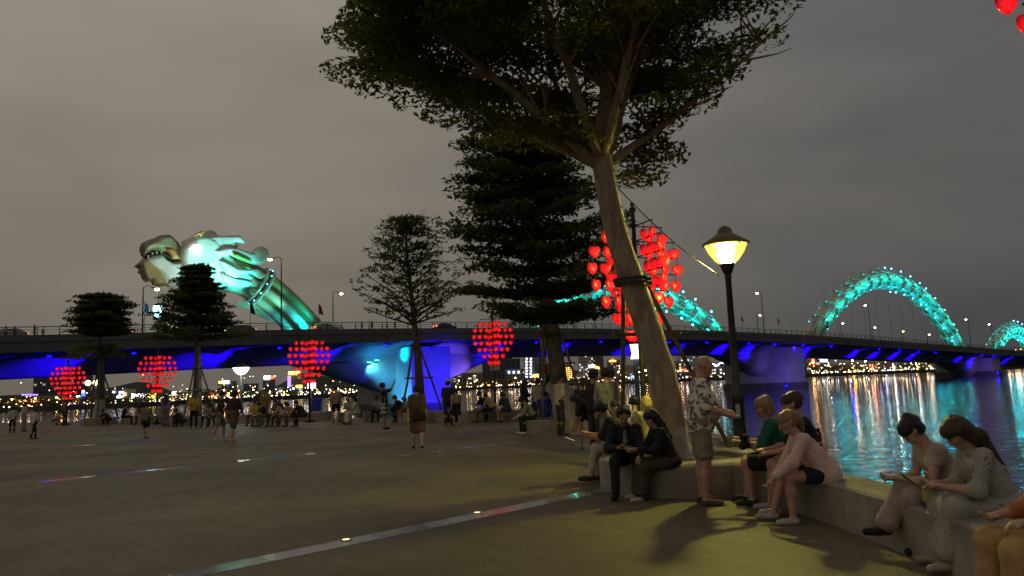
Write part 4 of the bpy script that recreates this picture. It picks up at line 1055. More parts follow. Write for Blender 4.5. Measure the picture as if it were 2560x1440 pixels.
tiered_tree('storeyed_tree', (1.42, 23.2, 0.3), (-0.105, 0.0), 8.7, 3.2, 2.95, lambda t: (0.80 + 0.25 * t) if t < 0.35 else (0.95 - 0.62 * (t - 0.35)), 9, 10, 62, 0.10, 'tall dense dark tree in storeys growing behind the big leaning tree', LEAF_D, 0.27, 0.16, 0.33, white=1.15)
tiered_tree('storeyed_tree', (-4.18, 33.6, 0.3), (-0.055, 0.0), 8.6, 4.7, 3.0, lambda t: 1.0 - 0.70 * t ** 1.3, 9, 8, 26, 0.10, 'sparse tree with bare upswept twigs in front of the bridge pier', LEAF_D, 0.19, 0.55, 0.24, True)
tiered_tree('storeyed_tree', (-16.9, 40.6, 0.3), (-0.012, 0.0), 8.0, 4.3, 2.6, lambda t: 1.0 - 0.97 * t ** 0.95, 12, 8, 30, 0.12, 'dense cone shaped dark tree standing before the dragon head', LEAF_D, 0.23, 0.12, 0.24)
t5 = tiered_tree('storeyed_tree', (-25.2, 46.4, 0.3), (-0.012, 0.0), 7.4, 5.2, 1.65, lambda t: 0.85 + 0.35 * t if t < 0.3 else 1.0 - 0.6 * (t - 0.3), 7, 8, 30, 0.13, 'leftmost tree with a small rounded crown and a lower skirt of leaves', LEAF_D, 0.26, 0.14, 0.32, white=1.2)
ls = [np.array((random.gauss(0, 0.75), random.gauss(0, 0.75), 4.1 + random.uniform(-0.35, 0.35))) for _ in range(46)]
leaves(ls, 26, 0.28, 0.3, 0.13, 'low_foliage', LEAF_D, t5)
# low plants in the near planter beside the water
for k, (x, y) in enumerate(((3.75, 11.5), (3.5, 12.6), (3.75, 10.7))):
    r = empty('shrub', (x, y, 0.0), 0, 0.8); tag(r, ('leafy shrub between planter and water, nearest the lamp', 'leafy shrub behind the near planter, farthest from view', 'small leafy shrub behind the standing man, closest to view')[k], 'shrub', 'shrubs by the water')
    b = MB()
    for q in range(7): limb(b, (0, 0, 0), (random.uniform(-0.5, 0.5), random.uniform(-0.5, 0.5), 1), random.uniform(0.5, 0.8), 0.012, 0.12, 4, 4)
    b.build('stem', BARK_D, r)
    leaves([np.array((random.gauss(0, 0.2), random.gauss(0, 0.2), random.uniform(0.25, 0.75))) for _ in range(14)], 28, 0.12, 0.8, 0.06, 'foliage', LEAF, r)

# --- stakes that prop the trees
def props(base, axis, zt, foot_r, n, zc, label, r=0.035, ph=0.4, tr_r=0.2, feet=None):
    root = empty('tree_prop', base); tag(root, label, 'tree prop', 'stakes propping the trees')
    tops = []
    for k in range(n):
        a = ph + 2 * math.pi * k / n
        f = Vector((foot_r * math.cos(a), foot_r * math.sin(a), -0.02)) if feet is None else Vector(feet[k])
        top = Vector((axis[0] * zt, axis[1] * zt, zt)) + Vector((math.cos(a), math.sin(a), 0)) * (tr_r + 0.02)
        if feet is not None: dd = Vector((f.x - axis[0] * zt, f.y - axis[1] * zt, 0)).normalized(); top = Vector((axis[0] * zt, axis[1] * zt, zt)) + dd * (tr_r + 0.02)
        b = MB(); b.tube([f, f.lerp(top, 0.5) + Vector((0.01, 0.01, 0)), top + (top - f).normalized() * 0.25], r, 7); b.build('stake', BAMBOO, root); tops.append((f, top))
    for z in zc:
        P = []
        for f, t in tops: P.append(f.lerp(t, min(1.0, z / t.z)))
        for k in range(n):
            b = MB(); d = (P[(k + 1) % n] - P[k]).normalized() * 0.15; b.tube([P[k] - d, P[(k + 1) % n] + d], r * 0.85, 6); b.build('cross_bar', BAMBOO, root)
    b = MB()
    for z in (zt, zt + 0.06):
        c = Vector((axis[0] * z, axis[1] * z, z)); b.tube([c + Vector((math.cos(2 * math.pi * k / 14), math.sin(2 * math.pi * k / 14), 0)) * (tr_r + 0.03) for k in range(15)], 0.022, 5, False)
    b.build('tie', ROPE, root)
    return root
# big tree: long stakes to a ring just under the lanterns' height
ax = (path[5] - path[0]); zt = path[5].z - 0.15
BX = (ax.x / ax.z, ax.y / ax.z)
lf = D(1578, 1120, 11.3) - BASE; rf = D(1745, 1010, 12.3) - BASE
props(BASE, BX, zt - 0.02, 1.0, 3, (zt * 0.72,), 'long stakes tied round the big leaning trunk', 0.035, 0, 0.235,
      [(-0.85, 0.25, 0), (0.95, 0.85, 0), (0.2, 1.05, 0)])
props((1.42, 23.2, 0.3), (-0.105, 0), 2.6, 0.8, 3, (1.75,), 'stakes propping the dense dark tree beside the striped pole', 0.04, -0.5, 0.3)
props((-4.18, 33.6, 0.3), (-0.055, 0), 2.9, 1.05, 3, (1.6,), 'stakes forming a tripod round the sparse tree before the blue pier', 0.045, -0.3, 0.16)
props((-16.9, 40.6, 0.3), (-0.012, 0), 2.6, 1.0, 3, (1.5,), 'stakes propping the cone shaped tree', 0.05, 0.2, 0.2)
props((-25.2, 46.4, 0.3), (-0.012, 0), 2.6, 1.1, 3, (1.5,), 'stakes propping the leftmost tree', 0.05, 0.9, 0.22)

# ================================================================== HEART LANTERNS
def lantern_material():
    m = bpy.data.materials.new('heart_lantern_red'); m.use_nodes = True
    n, l = m.node_tree.nodes, m.node_tree.links; b = n['Principled BSDF']
    b.inputs['Base Color'].default_value = (0.55, 0.01, 0.02, 1); b.inputs['Roughness'].default_value = 0.35
    tc = n.new('ShaderNodeTexCoord'); ln = n.new('ShaderNodeVectorMath'); ln.operation = 'LENGTH'
    ad = n.new('ShaderNodeVectorMath'); ad.operation = 'ADD'; ad.inputs[1].default_value = (0.0, 0.0, 0.27)
    l.new(tc.outputs['Object'], ad.inputs[0]); l.new(ad.outputs[0], ln.inputs[0])
    mr = n.new('ShaderNodeMapRange'); mr.inputs['From Min'].default_value = 0.055; mr.inputs['From Max'].default_value = 0.135; mr.inputs['To Min'].default_value = 1.2; mr.inputs['To Max'].default_value = 0.12
    l.new(ln.outputs['Value'], mr.inputs['Value'])
    b.inputs['Emission Color'].default_value = (1.0, 0.010, 0.016, 1); l.new(mr.outputs[0], b.inputs['Emission Strength'])
    return m
HEART = lantern_material()
def heart_mesh(h):
    n = 44; s = 0.108
    gx = np.linspace(-1.35, 1.35, n); gy = np.linspace(-0.95, 0.95, 30); gz = np.linspace(-1.25, 1.4, n)
    X = gx[:, None, None]; Y = gy[None, :, None]; Z = gz[None, None, :]
    f = (X ** 2 + (1.7 * Y) ** 2 + Z ** 2 - 1) ** 3 - X ** 2 * Z ** 3 - 0.06 * Y ** 2 * Z ** 3
    f = np.clip(f, -0.5, 0.5).astype(np.float32)
    step = max(1, h)
    f = f[::step, ::step, ::step]
    V, Q = surface_nets(f, (0, 0, 0), 1.0)
    V = V * step * np.array([gx[1] - gx[0], gy[1] - gy[0], gz[1] - gz[0]]) + np.array([gx[0], gy[0], gz[0]])
    V = V * s * np.array([1.0, 1.0, 1.08]); V[:, 2] -= 0.27
    b = MB(); b.add(V.tolist(), Q.tolist()); b.cur = 1
    b.tube([(0, 0, 0.0), (0, 0, -0.155)], 0.007, 5); b.lathe([(0.035, -0.165), (0.03, -0.14), (0.012, -0.13)], n=8)
    return b.me('heart_lantern', HEART, IRON, smooth=True)
heart_near, heart_far = heart_mesh(2), heart_mesh(4)
ROWS = [(0.30, 2, 0.62), (0.02, 3, 0.86), (-0.28, 3, 0.92), (-0.58, 3, 0.86), (-0.88, 2, 0.68), (-1.18, 2, 0.46), (-1.48, 1, 0.22)]
def lantern_stand(x, y, zc, scale, rz, label, near=False, rows=ROWS, sign=False, arms=4):
    root = empty('lantern_stand', (x, y, 0), rz, 1.0); tag(root, label, 'lantern stand', 'heart lantern stands')
    S = scale; top = zc + (0.45 if not near else 0.55) * S
    b = MB(); b.tube([(0, 0, 0), (0, 0, top)], [0.06, 0.04], 8); b.box((0, 0, 0.05), (0.4, 0.4, 0.1)); b.build('pole', IRON, root)
    f = MB(); f.ball((0, 0, top + 0.06), 0.07, 10, 7); f.ball((0, 0, top + 0.17), 0.045, 8, 6); f.build('finial', IRON, root, True)
    for dz, cnt, hw in rows:
        z = zc + dz * S; bars = []
        for k in range(arms // 2):
            a = math.pi * k * 2 / arms; d = Vector((math.cos(a), math.sin(a), 0))
            t = MB(); t.tube([d * -hw * S + Vector((0, 0, z)), d * hw * S + Vector((0, 0, z))], 0.014, 5); bars.append(t.build('arm', IRON, root))
        for k in range(arms):
            a = 2 * math.pi * k / arms
            for q in range(cnt):
                rr = (hw - q * 0.27) * S - 0.02
                if rr < 0.15: continue
                o = link('heart_lantern', heart_near if near else heart_far, bars[k % (arms // 2)], (rr * math.cos(a), rr * math.sin(a), z)); o.rotation_euler = (0, 0, random.uniform(-0.9, 0.9)); o.scale = (S * 0.88,) * 3
    if sign:
        s = MB(); s.box((0, -0.1, 2.2), (0.42, 0.03, 0.24), -rz); s.build('sign_plate', mat('sign_plate_beige', (0.55, 0.5, 0.38), 0.6, 0.1, 6), root)
        for zz, w_ in ((2.24, 0.10), (2.17, 0.07)):
            s2 = MB(); s2.box((-0.09, -0.118, zz), (0.13, 0.004, 0.02), -rz); s2.build('printed_line', mat('sign_ink', (0.05, 0.04, 0.03), 0.7, 0), root)
    return root
def stand_at(px, py, Y, scale, rz, label, **k):          # py: height of the widest row
    p = D(px, py, Y); return lantern_stand(p.x, Y, p.z + 0.25 * scale, scale, rz, label, **k)
stand_at(1588, 640, 14.5, 1.06, 0.40, 'nearest heart lantern stand, partly hidden by the big leaning trunk', near=True)
stand_at(1232, 828, 33.0, 0.94, 0.25, 'heart lantern stand between the sparse tree and the dense dark tree', sign=True)
stand_at(773, 875, 37.5, 1.06, 0.5, 'heart lantern stand left of the pier hull')
stand_at(394, 910, 43.0, 1.04, 0.6, 'heart lantern stand left of the cone shaped tree')
stand_at(170, 935, 47.5, 1.02, 0.3, 'leftmost heart lantern stand, beside the leftmost tree')
p = D(2752, 40, 6.6); lantern_stand(p.x, 6.6, 5.98, 1.0, 0.35, 'red heart lanterns cut off by the top right corner', near=True)

# ================================================================== PARK LAMPS
GLASSY = bpy.data.materials.new('lamp_bowl'); GLASSY.use_nodes = True
_n, _l = GLASSY.node_tree.nodes, GLASSY.node_tree.links
_n.clear(); _o = _n.new('ShaderNodeOutputMaterial'); _t = _n.new('ShaderNodeBsdfTransparent'); _t.inputs[0].default_value = (0.95, 0.92, 0.35, 1)
_e = _n.new('ShaderNodeEmission'); _e.inputs[0].default_value = (1.0, 0.88, 0.16, 1); _e.inputs[1].default_value = 1.7
_m = _n.new('ShaderNodeMixShader'); _m.inputs[0].default_value = 0.45; _l.new(_t.outputs[0], _m.inputs[1]); _l.new(_e.outputs[0], _m.inputs[2]); _l.new(_m.outputs[0], _o.inputs[0])
LX, LY = 3.50, 12.2
lp = empty('park_lamp', (LX, LY, 0), 0, 1.115); tag(lp, 'near black park lamp with glowing yellow bowl under a cone cap', 'park lamp', 'park lamps')
b = MB(); b.lathe([(0.16, 0), (0.16, 0.06), (0.10, 0.12), (0.085, 0.95), (0.10, 1.0), (0.10, 1.10), (0.062, 1.16), (0.05, 1.8), (0.043, 2.75), (0.055, 2.78), (0.04, 2.82)], n=14); b.build('post', IRON, lp, True)
b = MB(); b.lathe([(0.04, 2.80), (0.075, 2.86), (0.11, 2.97)], n=16)
for k in range(4):
    a = k * math.pi / 2 + 0.4; b.tube([(0.11 * math.cos(a), 0.11 * math.sin(a), 2.96), (0.315 * math.cos(a), 0.315 * math.sin(a), 3.265)], 0.009, 5)
b.build('lamp_holder', IRON, lp)
P = MB(); pr = [(0.115, 2.975), (0.17, 3.02), (0.25, 3.13), (0.305, 3.255)]; n = 24; PP = []; FF = []
for r_, z_ in pr:
    for k in range(n): PP.append((r_ * math.cos(2 * math.pi * k / n), r_ * math.sin(2 * math.pi * k / n), z_))
for i in range(len(pr) - 1):
    for k in range(n): FF.append((i * n + k, i * n + (k + 1) % n, (i + 1) * n + (k + 1) % n, (i + 1) * n + k))
P.add(PP, FF); P.build('lamp_bowl', GLASSY, lp, True)
b = MB(); b.lathe([(0.335, 3.25), (0.335, 3.275), (0.20, 3.36), (0.11, 3.42), (0.10, 3.47), (0.085, 3.50), (0.03, 3.53)], n=24); b.build('cap', mat('lamp_cap', (0.22, 0.21, 0.12), 0.5, 0.2, 8), lp, True)
b = MB(); b.lathe([(0.05, 2.98), (0.10, 3.02), (0.13, 3.10), (0.13, 3.18), (0.08, 3.22)], n=16); b.build('bulb', glow('bulb_yellow', (1.0, 0.93, 0.40), 1000.0), lp, True)
lb = MB(); lb.box((0.07 - 0.1, -0.10, 0.86), (0.06, 0.01, 0.20)); lb.build('label_plate', mat('plate_white', (0.5, 0.5, 0.45), 0.6, 0.1, 9), lp)
WB = glow('bulb_white', (0.95, 1.0, 0.97), 14.0)
def park_lamp(px, py, Y, label, r=0.42, mt=None, kind=0):
    p = D(px, py, Y); root = empty('park_lamp', (p.x, Y, 0)); tag(root, label, 'park lamp', 'park lamps')
    b = MB(); b.lathe([(0.14, 0), (0.14, 0.1), (0.07, 0.2), (0.055, p.z - 0.25)], n=10); b.build('post', IRON, root, True)
    if kind == 0:
        c = MB(); c.lathe([(0.12, p.z - 0.24), (r * 0.7, p.z - 0.1), (r, p.z + 0.12)], n=18); c.build('lamp_bowl', mt or WB, root, True)
        c = MB(); c.lathe([(r * 1.05, p.z + 0.13), (r * 0.6, p.z + 0.24), (0.12, p.z + 0.34)], n=18); c.build('cap', IRON, root, True)
    elif kind == 1:
        c = MB(); c.box((0.05, -0.12, p.z), (0.40, 0.10, 0.26), -0.2); c.build('light_panel', glow('panel_white', (0.85, 0.85, 1.0), 7.0), root)
        c = MB(); c.box((0.05, -0.04, p.z), (0.44, 0.06, 0.30), -0.2); c.build('panel_case', IRON, root)
    else:
        for s in (-1, 1):
            c = MB(); c.tube([(0, 0, p.z - 0.5), (0.12 * s, 0, p.z - 0.4), (0.25 * s, 0, p.z - 0.18)], 0.03, 6); c.build('arm', IRON, root)
            c = MB(); c.ball((0.25 * s, 0, p.z), 0.17, 12, 8); c.build('globe', glow('globe_yellow', (1.0, 0.9, 0.45), 5.0), root, True)
    if r > 0.2: point((0, -0.05, p.z - (0.1 if kind else 0.35)), 12 if kind == 0 else 5, (0.9, 1.0, 0.85) if kind < 2 else (1, 0.85, 0.5), 0.2, root)
    return root
park_lamp(603, 925, 40.5, 'white glowing park lamp between the cone shaped tree and the third lantern heart')
park_lamp(778, 964, 38.9, 'post with a small tilted white light panel below the third lantern heart', kind=1)
park_lamp(230, 957, 47.6, 'twin globe park lamp behind the leftmost tree trunk', kind=2)
park_lamp(1587, 873, 19.0, 'white box lamp on a post just left of the big trunk', r=0.12, mt=glow('box_white', (0.85, 0.9, 1.0), 2.5))

# striped pole, bins, utility cable
p = G(1368, 1052); sp_ = empty('striped_pole', (0.98, 24.6, 0)); tag(sp_, 'red and white striped pole beside the dense tree trunk', 'pole')
for k in range(13):
    b = MB(); z = k * 0.29; b.tube([(0.06 - 0.012 * k, 0, z), (0.06 - 0.012 * (k + 1), 0, z + 0.29)], 0.085, 10, k in (0, 12)); b.build('stripe', mat('stripe_red', (0.40, 0.03, 0.03), 0.6, 0.15, 8) if k % 2 == 0 else mat('stripe_white', (0.6, 0.58, 0.55), 0.6, 0.15, 8), sp_)
b = MB(); b.lathe([(0.085, 0), (0.05, 0.25), (0.01, 0.5)], (0.06 - 0.012 * 13, 0, 13 * 0.29), 10); b.build('tip', mat('stripe_white', (0.6, 0.58, 0.55)), sp_)
q = G(775, 1050); bn = empty('litter_bin', (q.x, q.y + 1.2, 0)); tag(bn, 'blue litter bin behind the seat block, left of the light panel post', 'bin')
BLUEP = mat('blue_plastic', (0.02, 0.05, 0.42), 0.5, 0.15, 6)
b = MB(); b.box((0, 0, 0.55), (0.55, 0.55, 0.9), 0.2, 1.15); b.build('body', BLUEP, bn)
b = MB(); b.box((0, 0, 1.04), (0.68, 0.66, 0.07), 0.2); b.tube([(-0.32, 0.2, 1.08), (0.32, 0.2, 1.08)], 0.04, 6); b.build('lid', BLUEP, bn)
for x in (-0.2, 0.2):
    b = MB(); b.tube([(x - 0.03, 0.28, 0.1), (x + 0.03, 0.28, 0.1)], 0.1, 10); b.build('wheel', IRON, bn)
c0 = D(1545, 470, 10.85); c1 = D(1800, 690, 12.15)
b = MB(); b.tube([c0.lerp(c1, t / 12) + Vector((0, 0, -0.10 * math.sin(math.pi * t / 12))) for t in range(13)], 0.008, 5); tag(b.build('power_cable', IRON), 'thin cable from the big trunk to the near park lamp', 'cable')

# ================================================================== PEOPLE
SKIN = [mat('skin_light', (0.50, 0.31, 0.22), 0.55, 0.06, 9), mat('skin_tan', (0.36, 0.21, 0.14), 0.55, 0.06, 9), mat('skin_pink', (0.52, 0.28, 0.21), 0.55, 0.08, 9)]
def hair_material(name, col):
    m = bpy.data.materials.new(name); m.use_nodes = True
    n, l = m.node_tree.nodes, m.node_tree.links; b = n['Principled BSDF']; b.inputs['Roughness'].default_value = 0.5
    tc = n.new('ShaderNodeTexCoord'); mp = n.new('ShaderNodeMapping'); mp.inputs['Scale'].default_value = (90, 90, 9); l.new(tc.outputs['Object'], mp.inputs[0])
    no = n.new('ShaderNodeTexNoise'); no.inputs['Scale'].default_value = 1.0; no.inputs['Detail'].default_value = 4; no.inputs['Distortion'].default_value = 0.8; l.new(mp.outputs[0], no.inputs['Vector'])
    cr = n.new('ShaderNodeValToRGB'); cr.color_ramp.elements[0].position = 0.3; cr.color_ramp.elements[1].position = 0.7
    cr.color_ramp.elements[0].color = tuple(c * 0.45 for c in col) + (1,); cr.color_ramp.elements[1].color = tuple(c * 1.7 for c in col) + (1,)
    l.new(no.outputs['Fac'], cr.inputs[0]); l.new(cr.outputs[0], b.inputs['Base Color'])
    bp = n.new('ShaderNodeBump'); bp.inputs['Strength'].default_value = 0.8; bp.inputs['Distance'].default_value = 0.012; l.new(no.outputs['Fac'], bp.inputs['Height']); l.new(bp.outputs[0], b.inputs['Normal'])
    return m
HAIR = {'black': hair_material('hair_black', (0.012, 0.010, 0.009)), 'brown': hair_material('hair_brown', (0.05, 0.028, 0.018)), 'blond': hair_material('hair_blond', (0.27, 0.18, 0.08)), 'grey': hair_material('hair_grey', (0.40, 0.34, 0.28)), 'dyed': hair_material('hair_dyed', (0.5, 0.38, 0.12))}
DARKEYE = mat('eye_dark', (0.02, 0.015, 0.012), 0.2, 0)
LIP = mat('lip', (0.32, 0.11, 0.09), 0.5, 0)
def cloth(col):
    if isinstance(col, str): return CL[col]
    return mat('cloth_%02d_%02d_%02d' % tuple(int(c * 99) for c in col), col, 0.85, 0.22, 9, 0.9, 11)
def print_material(name, base, ink, scale, thr, ink2=None, leafy=False):
    m = bpy.data.materials.new(name); m.use_nodes = True
    n, l = m.node_tree.nodes, m.node_tree.links; b = n['Principled BSDF']; b.inputs['Roughness'].default_value = 0.85
    tc = n.new('ShaderNodeTexCoord'); no = n.new('ShaderNodeTexNoise'); no.inputs['Scale'].default_value = scale * 0.6; no.inputs['Detail'].default_value = 1
    l.new(tc.outputs['Object'], no.inputs['Vector'])
    mxv = n.new('ShaderNodeMixRGB'); mxv.inputs[0].default_value = 0.12; l.new(tc.outputs['Object'], mxv.inputs[1]); l.new(no.outputs['Color'], mxv.inputs[2])
    vo = n.new('ShaderNodeTexVoronoi'); vo.inputs['Scale'].default_value = scale; l.new(mxv.outputs[0], vo.inputs['Vector'])
    cr = n.new('ShaderNodeValToRGB'); cr.color_ramp.interpolation = 'CONSTANT'
    e = cr.color_ramp.elements; e[0].color = ink + (1,); e[1].position = thr; e[1].color = base + (1,)
    if ink2: q = e.new(thr * 0.55); q.color = ink2 + (1,)
    if leafy:
        e[0].color = base + (1,); k = e.new(thr * 0.42); k.color = ink + (1,)
    l.new(vo.outputs['Distance'], cr.inputs[0]); l.new(cr.outputs[0], b.inputs['Base Color'])
    return m
CL = {'floral': print_material('shirt_leaf_print', (0.78, 0.74, 0.66), (0.10, 0.08, 0.055), 17.0, 0.52, (0.24, 0.19, 0.12)),
      'pinkdots': print_material('blouse_fine_print', (0.66, 0.44, 0.36), (0.85, 0.74, 0.66), 42.0, 0.34),
      'palefloral': print_material('dress_pale_floral', (0.34, 0.33, 0.295), (0.19, 0.20, 0.19), 15.0, 0.42, (0.42, 0.37, 0.32)),
      'pinkfloral': print_material('skirt_pink_floral', (0.55, 0.48, 0.46), (0.38, 0.16, 0.17), 16.0, 0.3),
      'blueprint': print_material('shirt_blue_print', (0.02, 0.035, 0.30), (0.25, 0.27, 0.45), 9.0, 0.22)}
def V3(*a): return np.array(a, float)
def unit(v): v = np.array(v, float); return v / (np.linalg.norm(v) + 1e-9)
def rotx(v, a): c, s = math.cos(a), math.sin(a); return V3(v[0], v[1] * c - v[2] * s, v[1] * s + v[2] * c)
def rotz(v, a): c, s = math.cos(a), math.sin(a); return V3(v[0] * c - v[1] * s, v[0] * s + v[1] * c, v[2])

# a pose: pelvis height, torso lean (degrees forward), arms (upper, fore), legs (thigh, shin); figure faces +Y, its right hand is at +X
POSES = {
 'stand': dict(pel=0.95, lean=2, head=(0, 0), ra=((0.18, 0.02, -1), (0.08, 0.18, -1)), la=((-0.18, 0.02, -1), (-0.08, 0.18, -1)), rl=((0.06, 0.05, -1), (0.0, -0.06, -1)), ll=((-0.06, 0.02, -1), (0.0, -0.03, -1))),
 'walk': dict(pel=0.94, lean=4, head=(5, 0), ra=((0.18, 0.3, -1), (0.08, 0.5, -0.9)), la=((-0.18, -0.3, -1), (-0.08, -0.05, -1)), rl=((0.04, -0.28, -1), (0.0, -0.35, -1)), ll=((-0.05, 0.28, -1), (0.0, 0.02, -1))),
 'photo': dict(pel=0.95, lean=-4, head=(-15, 0), ra=((0.25, 0.75, 0.15), (-0.2, 0.45, 0.9)), la=((-0.2, 0.8, 0.1), (0.25, 0.45, 0.9)), rl=((0.06, 0.02, -1), (0.0, -0.04, -1)), ll=((-0.08, 0.05, -1), (0.0, -0.06, -1))),
 'phone': dict(pel=0.95, lean=3, head=(28, 0), ra=((0.2, 0.25, -1), (-0.35, 0.9, 0.25)), la=((-0.2, 0.25, -1), (0.35, 0.9, 0.2)), rl=((0.05, 0.05, -1), (0.0, -0.06, -1)), ll=((-0.06, -0.02, -1), (0.0, -0.02, -1))),
 'sit': dict(pel=0.53, lean=12, head=(12, 0), ra=((0.15, 0.45, -1), (-0.25, 1.0, -0.15)), la=((-0.15, 0.45, -1), (0.25, 1.0, -0.15)), rl=((0.14, 1, -0.02), (0.02, 0.1, -1)), ll=((-0.14, 1, -0.02), (-0.02, 0.1, -1))),
 'sitlean': dict(pel=0.53, lean=34, head=(22, 0), ra=((0.12, 0.55, -1), (-0.2, 0.9, -0.45)), la=((-0.12, 0.55, -1), (0.2, 0.9, -0.45)), rl=((0.12, 1, 0.02), (0.02, 0.0, -1)), ll=((-0.12, 1, 0.0), (-0.02, -0.22, -1))),
 'sitphone': dict(pel=0.53, lean=20, head=(34, 0), ra=((0.15, 0.5, -1), (-0.3, 0.95, 0.25)), la=((-0.15, 0.5, -1), (0.3, 0.95, 0.2)), rl=((0.12, 1, 0.0), (0.0, 0.05, -1)), ll=((-0.12, 1, 0.0), (0.0, -0.1, -1))),
 'cross': dict(pel=0.53, lean=30, head=(25, 0), ra=((0.12, 0.6, -1), (-0.35, 0.9, -0.1)), la=((-0.12, 0.55, -1), (0.35, 0.9, -0.1)), rl=((-0.12, 1, 0.16), (-0.15, 0.55, -0.75)), ll=((-0.06, 1, -0.02), (0.0, -0.15, -1))),
 'crouch': dict(pel=0.34, lean=38, head=(10, 0), ra=((0.2, 0.7, -0.7), (-0.1, 0.8, -0.5)), la=((-0.2, 0.7, -0.7), (0.1, 0.8, -0.5)), rl=((0.25, 0.9, 0.35), (0.02, -0.45, -0.8)), ll=((-0.25, 0.9, 0.35), (-0.02, -0.45, -0.8))),
 'bend': dict(pel=0.90, lean=62, head=(5, 0), ra=((0.15, 0.4, -1), (0.0, 0.4, -1)), la=((-0.15, 0.4, -1), (0.0, 0.4, -1)), rl=((0.06, 0.12, -1), (0.0, -0.2, -1)), ll=((-0.06, 0.1, -1), (0.0, -0.16, -1))),
}
def figure(pose, voxel, w=1.0, belly=0.0, sleeve=0.75, legs='pants', top_len=1.0, hair='short', near=False, bust=0.0, skirt_len=0.9, shoes=True, loose=1.0, hat=False):
    P = POSES[pose] if isinstance(pose, str) else pose
    lean = -R(P['lean']); twist = R(P.get('twist', 0))
    pel = V3(0, 0, P['pel'])
    T = lambda x, y, z: pel + rotz(rotx(V3(x, y, z), lean), twist)      # torso frame, bent at the waist
    T2 = lambda x, y, z: pel + rotx(V3(x, y, z), lean * 0.45)            # lower torso bends less
    neck = T(0, 0.0, 0.515); ch = T(0, 0.0, 0.36)
    hp, hy = P['head']
    HR = lambda v: rotz(rotx(rotx(np.array(v, float), -R(hp)), lean * 0.6), R(hy) + twist)
    hc = neck + rotx(V3(0, 0.02, 0.145), lean * 0.8 - R(hp) * 0.35)
    Hd = lambda x, y, z: hc + HR((x, y, z))
    sh = {1: T(0.175 * w, 0, 0.445), -1: T(-0.175 * w, 0, 0.445)}
    J = {}
    for sg, ak, lk in ((1, 'ra', 'rl'), (-1, 'la', 'll')):
        ua, fa = P[ak]; e = sh[sg] + unit(ua) * 0.285; wr = e + unit(fa) * 0.25
        hip = pel + V3(sg * 0.09 * w, 0, -0.015); th, shn = P[lk]; kn = hip + unit(th) * 0.435; an = kn + unit(shn) * 0.425
        fwd = unit((th[0] * 0.6 + sg * 0.12, 1.0, 0)) if abs(shn[2]) > 0.6 else unit((0, 1, -0.1))
        J[sg] = (sh[sg], e, wr, unit(fa), hip, kn, an, fwd)
    out = {}
    S = Solid(0.035)
    S.cone(pel + V3(-0.075 * w, 0, 0), pel + V3(0.075 * w, 0, 0), 0.105 * (0.8 + 0.2 * w))
    for sg in (-1, 1):
        S.cone(T2(sg * 0.05 * w, 0, 0.06), T(sg * 0.075 * w, 0.005, 0.33), 0.098, 0.10)
        S.cone(T(sg * 0.06 * w, 0, 0.36), T(sg * 0.15 * w, -0.005, 0.44), 0.085, 0.055)
    S.cone(T(0, -0.01, 0.42), hc + HR((0, -0.015, -0.06)), 0.058, 0.05)
    # head
    S.cone(Hd(0, -0.022, 0.03), Hd(0, 0.012, 0.02), 0.088, 0.078)
    S.cone(Hd(0, 0.015, 0.0), Hd(0, 0.038, -0.075), 0.068, 0.040, k=0.03)
    if near:
        S.cone(Hd(0, 0.088, 0.01), Hd(0, 0.106, -0.025), 0.011, 0.015, k=0.012)
        for sg in (-1, 1):
            S.ball(Hd(sg * 0.032, 0.098, 0.012), 0.017, sub=True); S.cone(Hd(sg * 0.084, -0.008, 0.015), Hd(sg * 0.082, 0.0, -0.02), 0.017, 0.012, k=0.01)
            S.ball(Hd(sg * 0.035, 0.062, -0.015), 0.026, k=0.02)
        S.cone(Hd(-0.018, 0.079, -0.052), Hd(0.018, 0.079, -0.052), 0.012, k=0.012); S.ball(Hd(0, 0.070, -0.082), 0.022, k=0.02)
    else:
        S.ball(Hd(0, 0.098, -0.01), 0.016, k=0.02)
    for sg in (-1, 1):
        s_, e, wr, fd, hip, kn, an, fwd = J[sg]
        S.cone(s_, e, 0.050, 0.039); S.cone(e, e + (wr - e) * 0.35, 0.038, 0.040); S.cone(e + (wr - e) * 0.35, wr, 0.040, 0.026)
        S.cone(hip, kn, 0.082, 0.056); S.cone(kn, kn + (an - kn) * 0.35 + V3(0, -0.012, 0), 0.054, 0.056); S.cone(kn + (an - kn) * 0.35 + V3(0, -0.012, 0), an, 0.056, 0.035)
        S.cone(an + V3(0, -0.02, -0.035), an + fwd * 0.15 + V3(0, 0, -0.05), 0.036, 0.028)
        # hand: palm, four curled fingers of unequal length and a thumb from the side of the palm
        up = unit(np.cross(fd, V3(sg, 0, 0.2))); sd = unit(np.cross(up, fd))
        pc = wr + fd * 0.085
        S.cone(wr, pc - sd * 0.012, 0.024, 0.026, k=0.015); S.cone(wr, pc + sd * 0.018, 0.022, 0.022, k=0.015)
        if near:
            for q, ln in ((-1.5, 0.060), (-0.5, 0.070), (0.5, 0.066), (1.5, 0.052)):
                a = pc + sd * (q * 0.019) + fd * 0.01; m_ = a + unit(fd * 0.85 - up * 0.45) * ln * 0.55; S.cone(a, m_, 0.0105, 0.0098, k=0.004); S.cone(m_, m_ + unit(fd * 0.35 - up * 0.9) * ln * 0.5, 0.0098, 0.0085, k=0.004)
            tb_ = wr + fd * 0.035 - sd * sg * 0.02; t1 = tb_ + unit(fd * 0.7 - sd * sg * 0.75 - up * 0.3) * 0.045; S.cone(tb_, t1, 0.014, 0.011, k=0.006); S.cone(t1, t1 + unit(fd * 0.9 - up * 0.4) * 0.032, 0.011, 0.009, k=0.004)
        else:
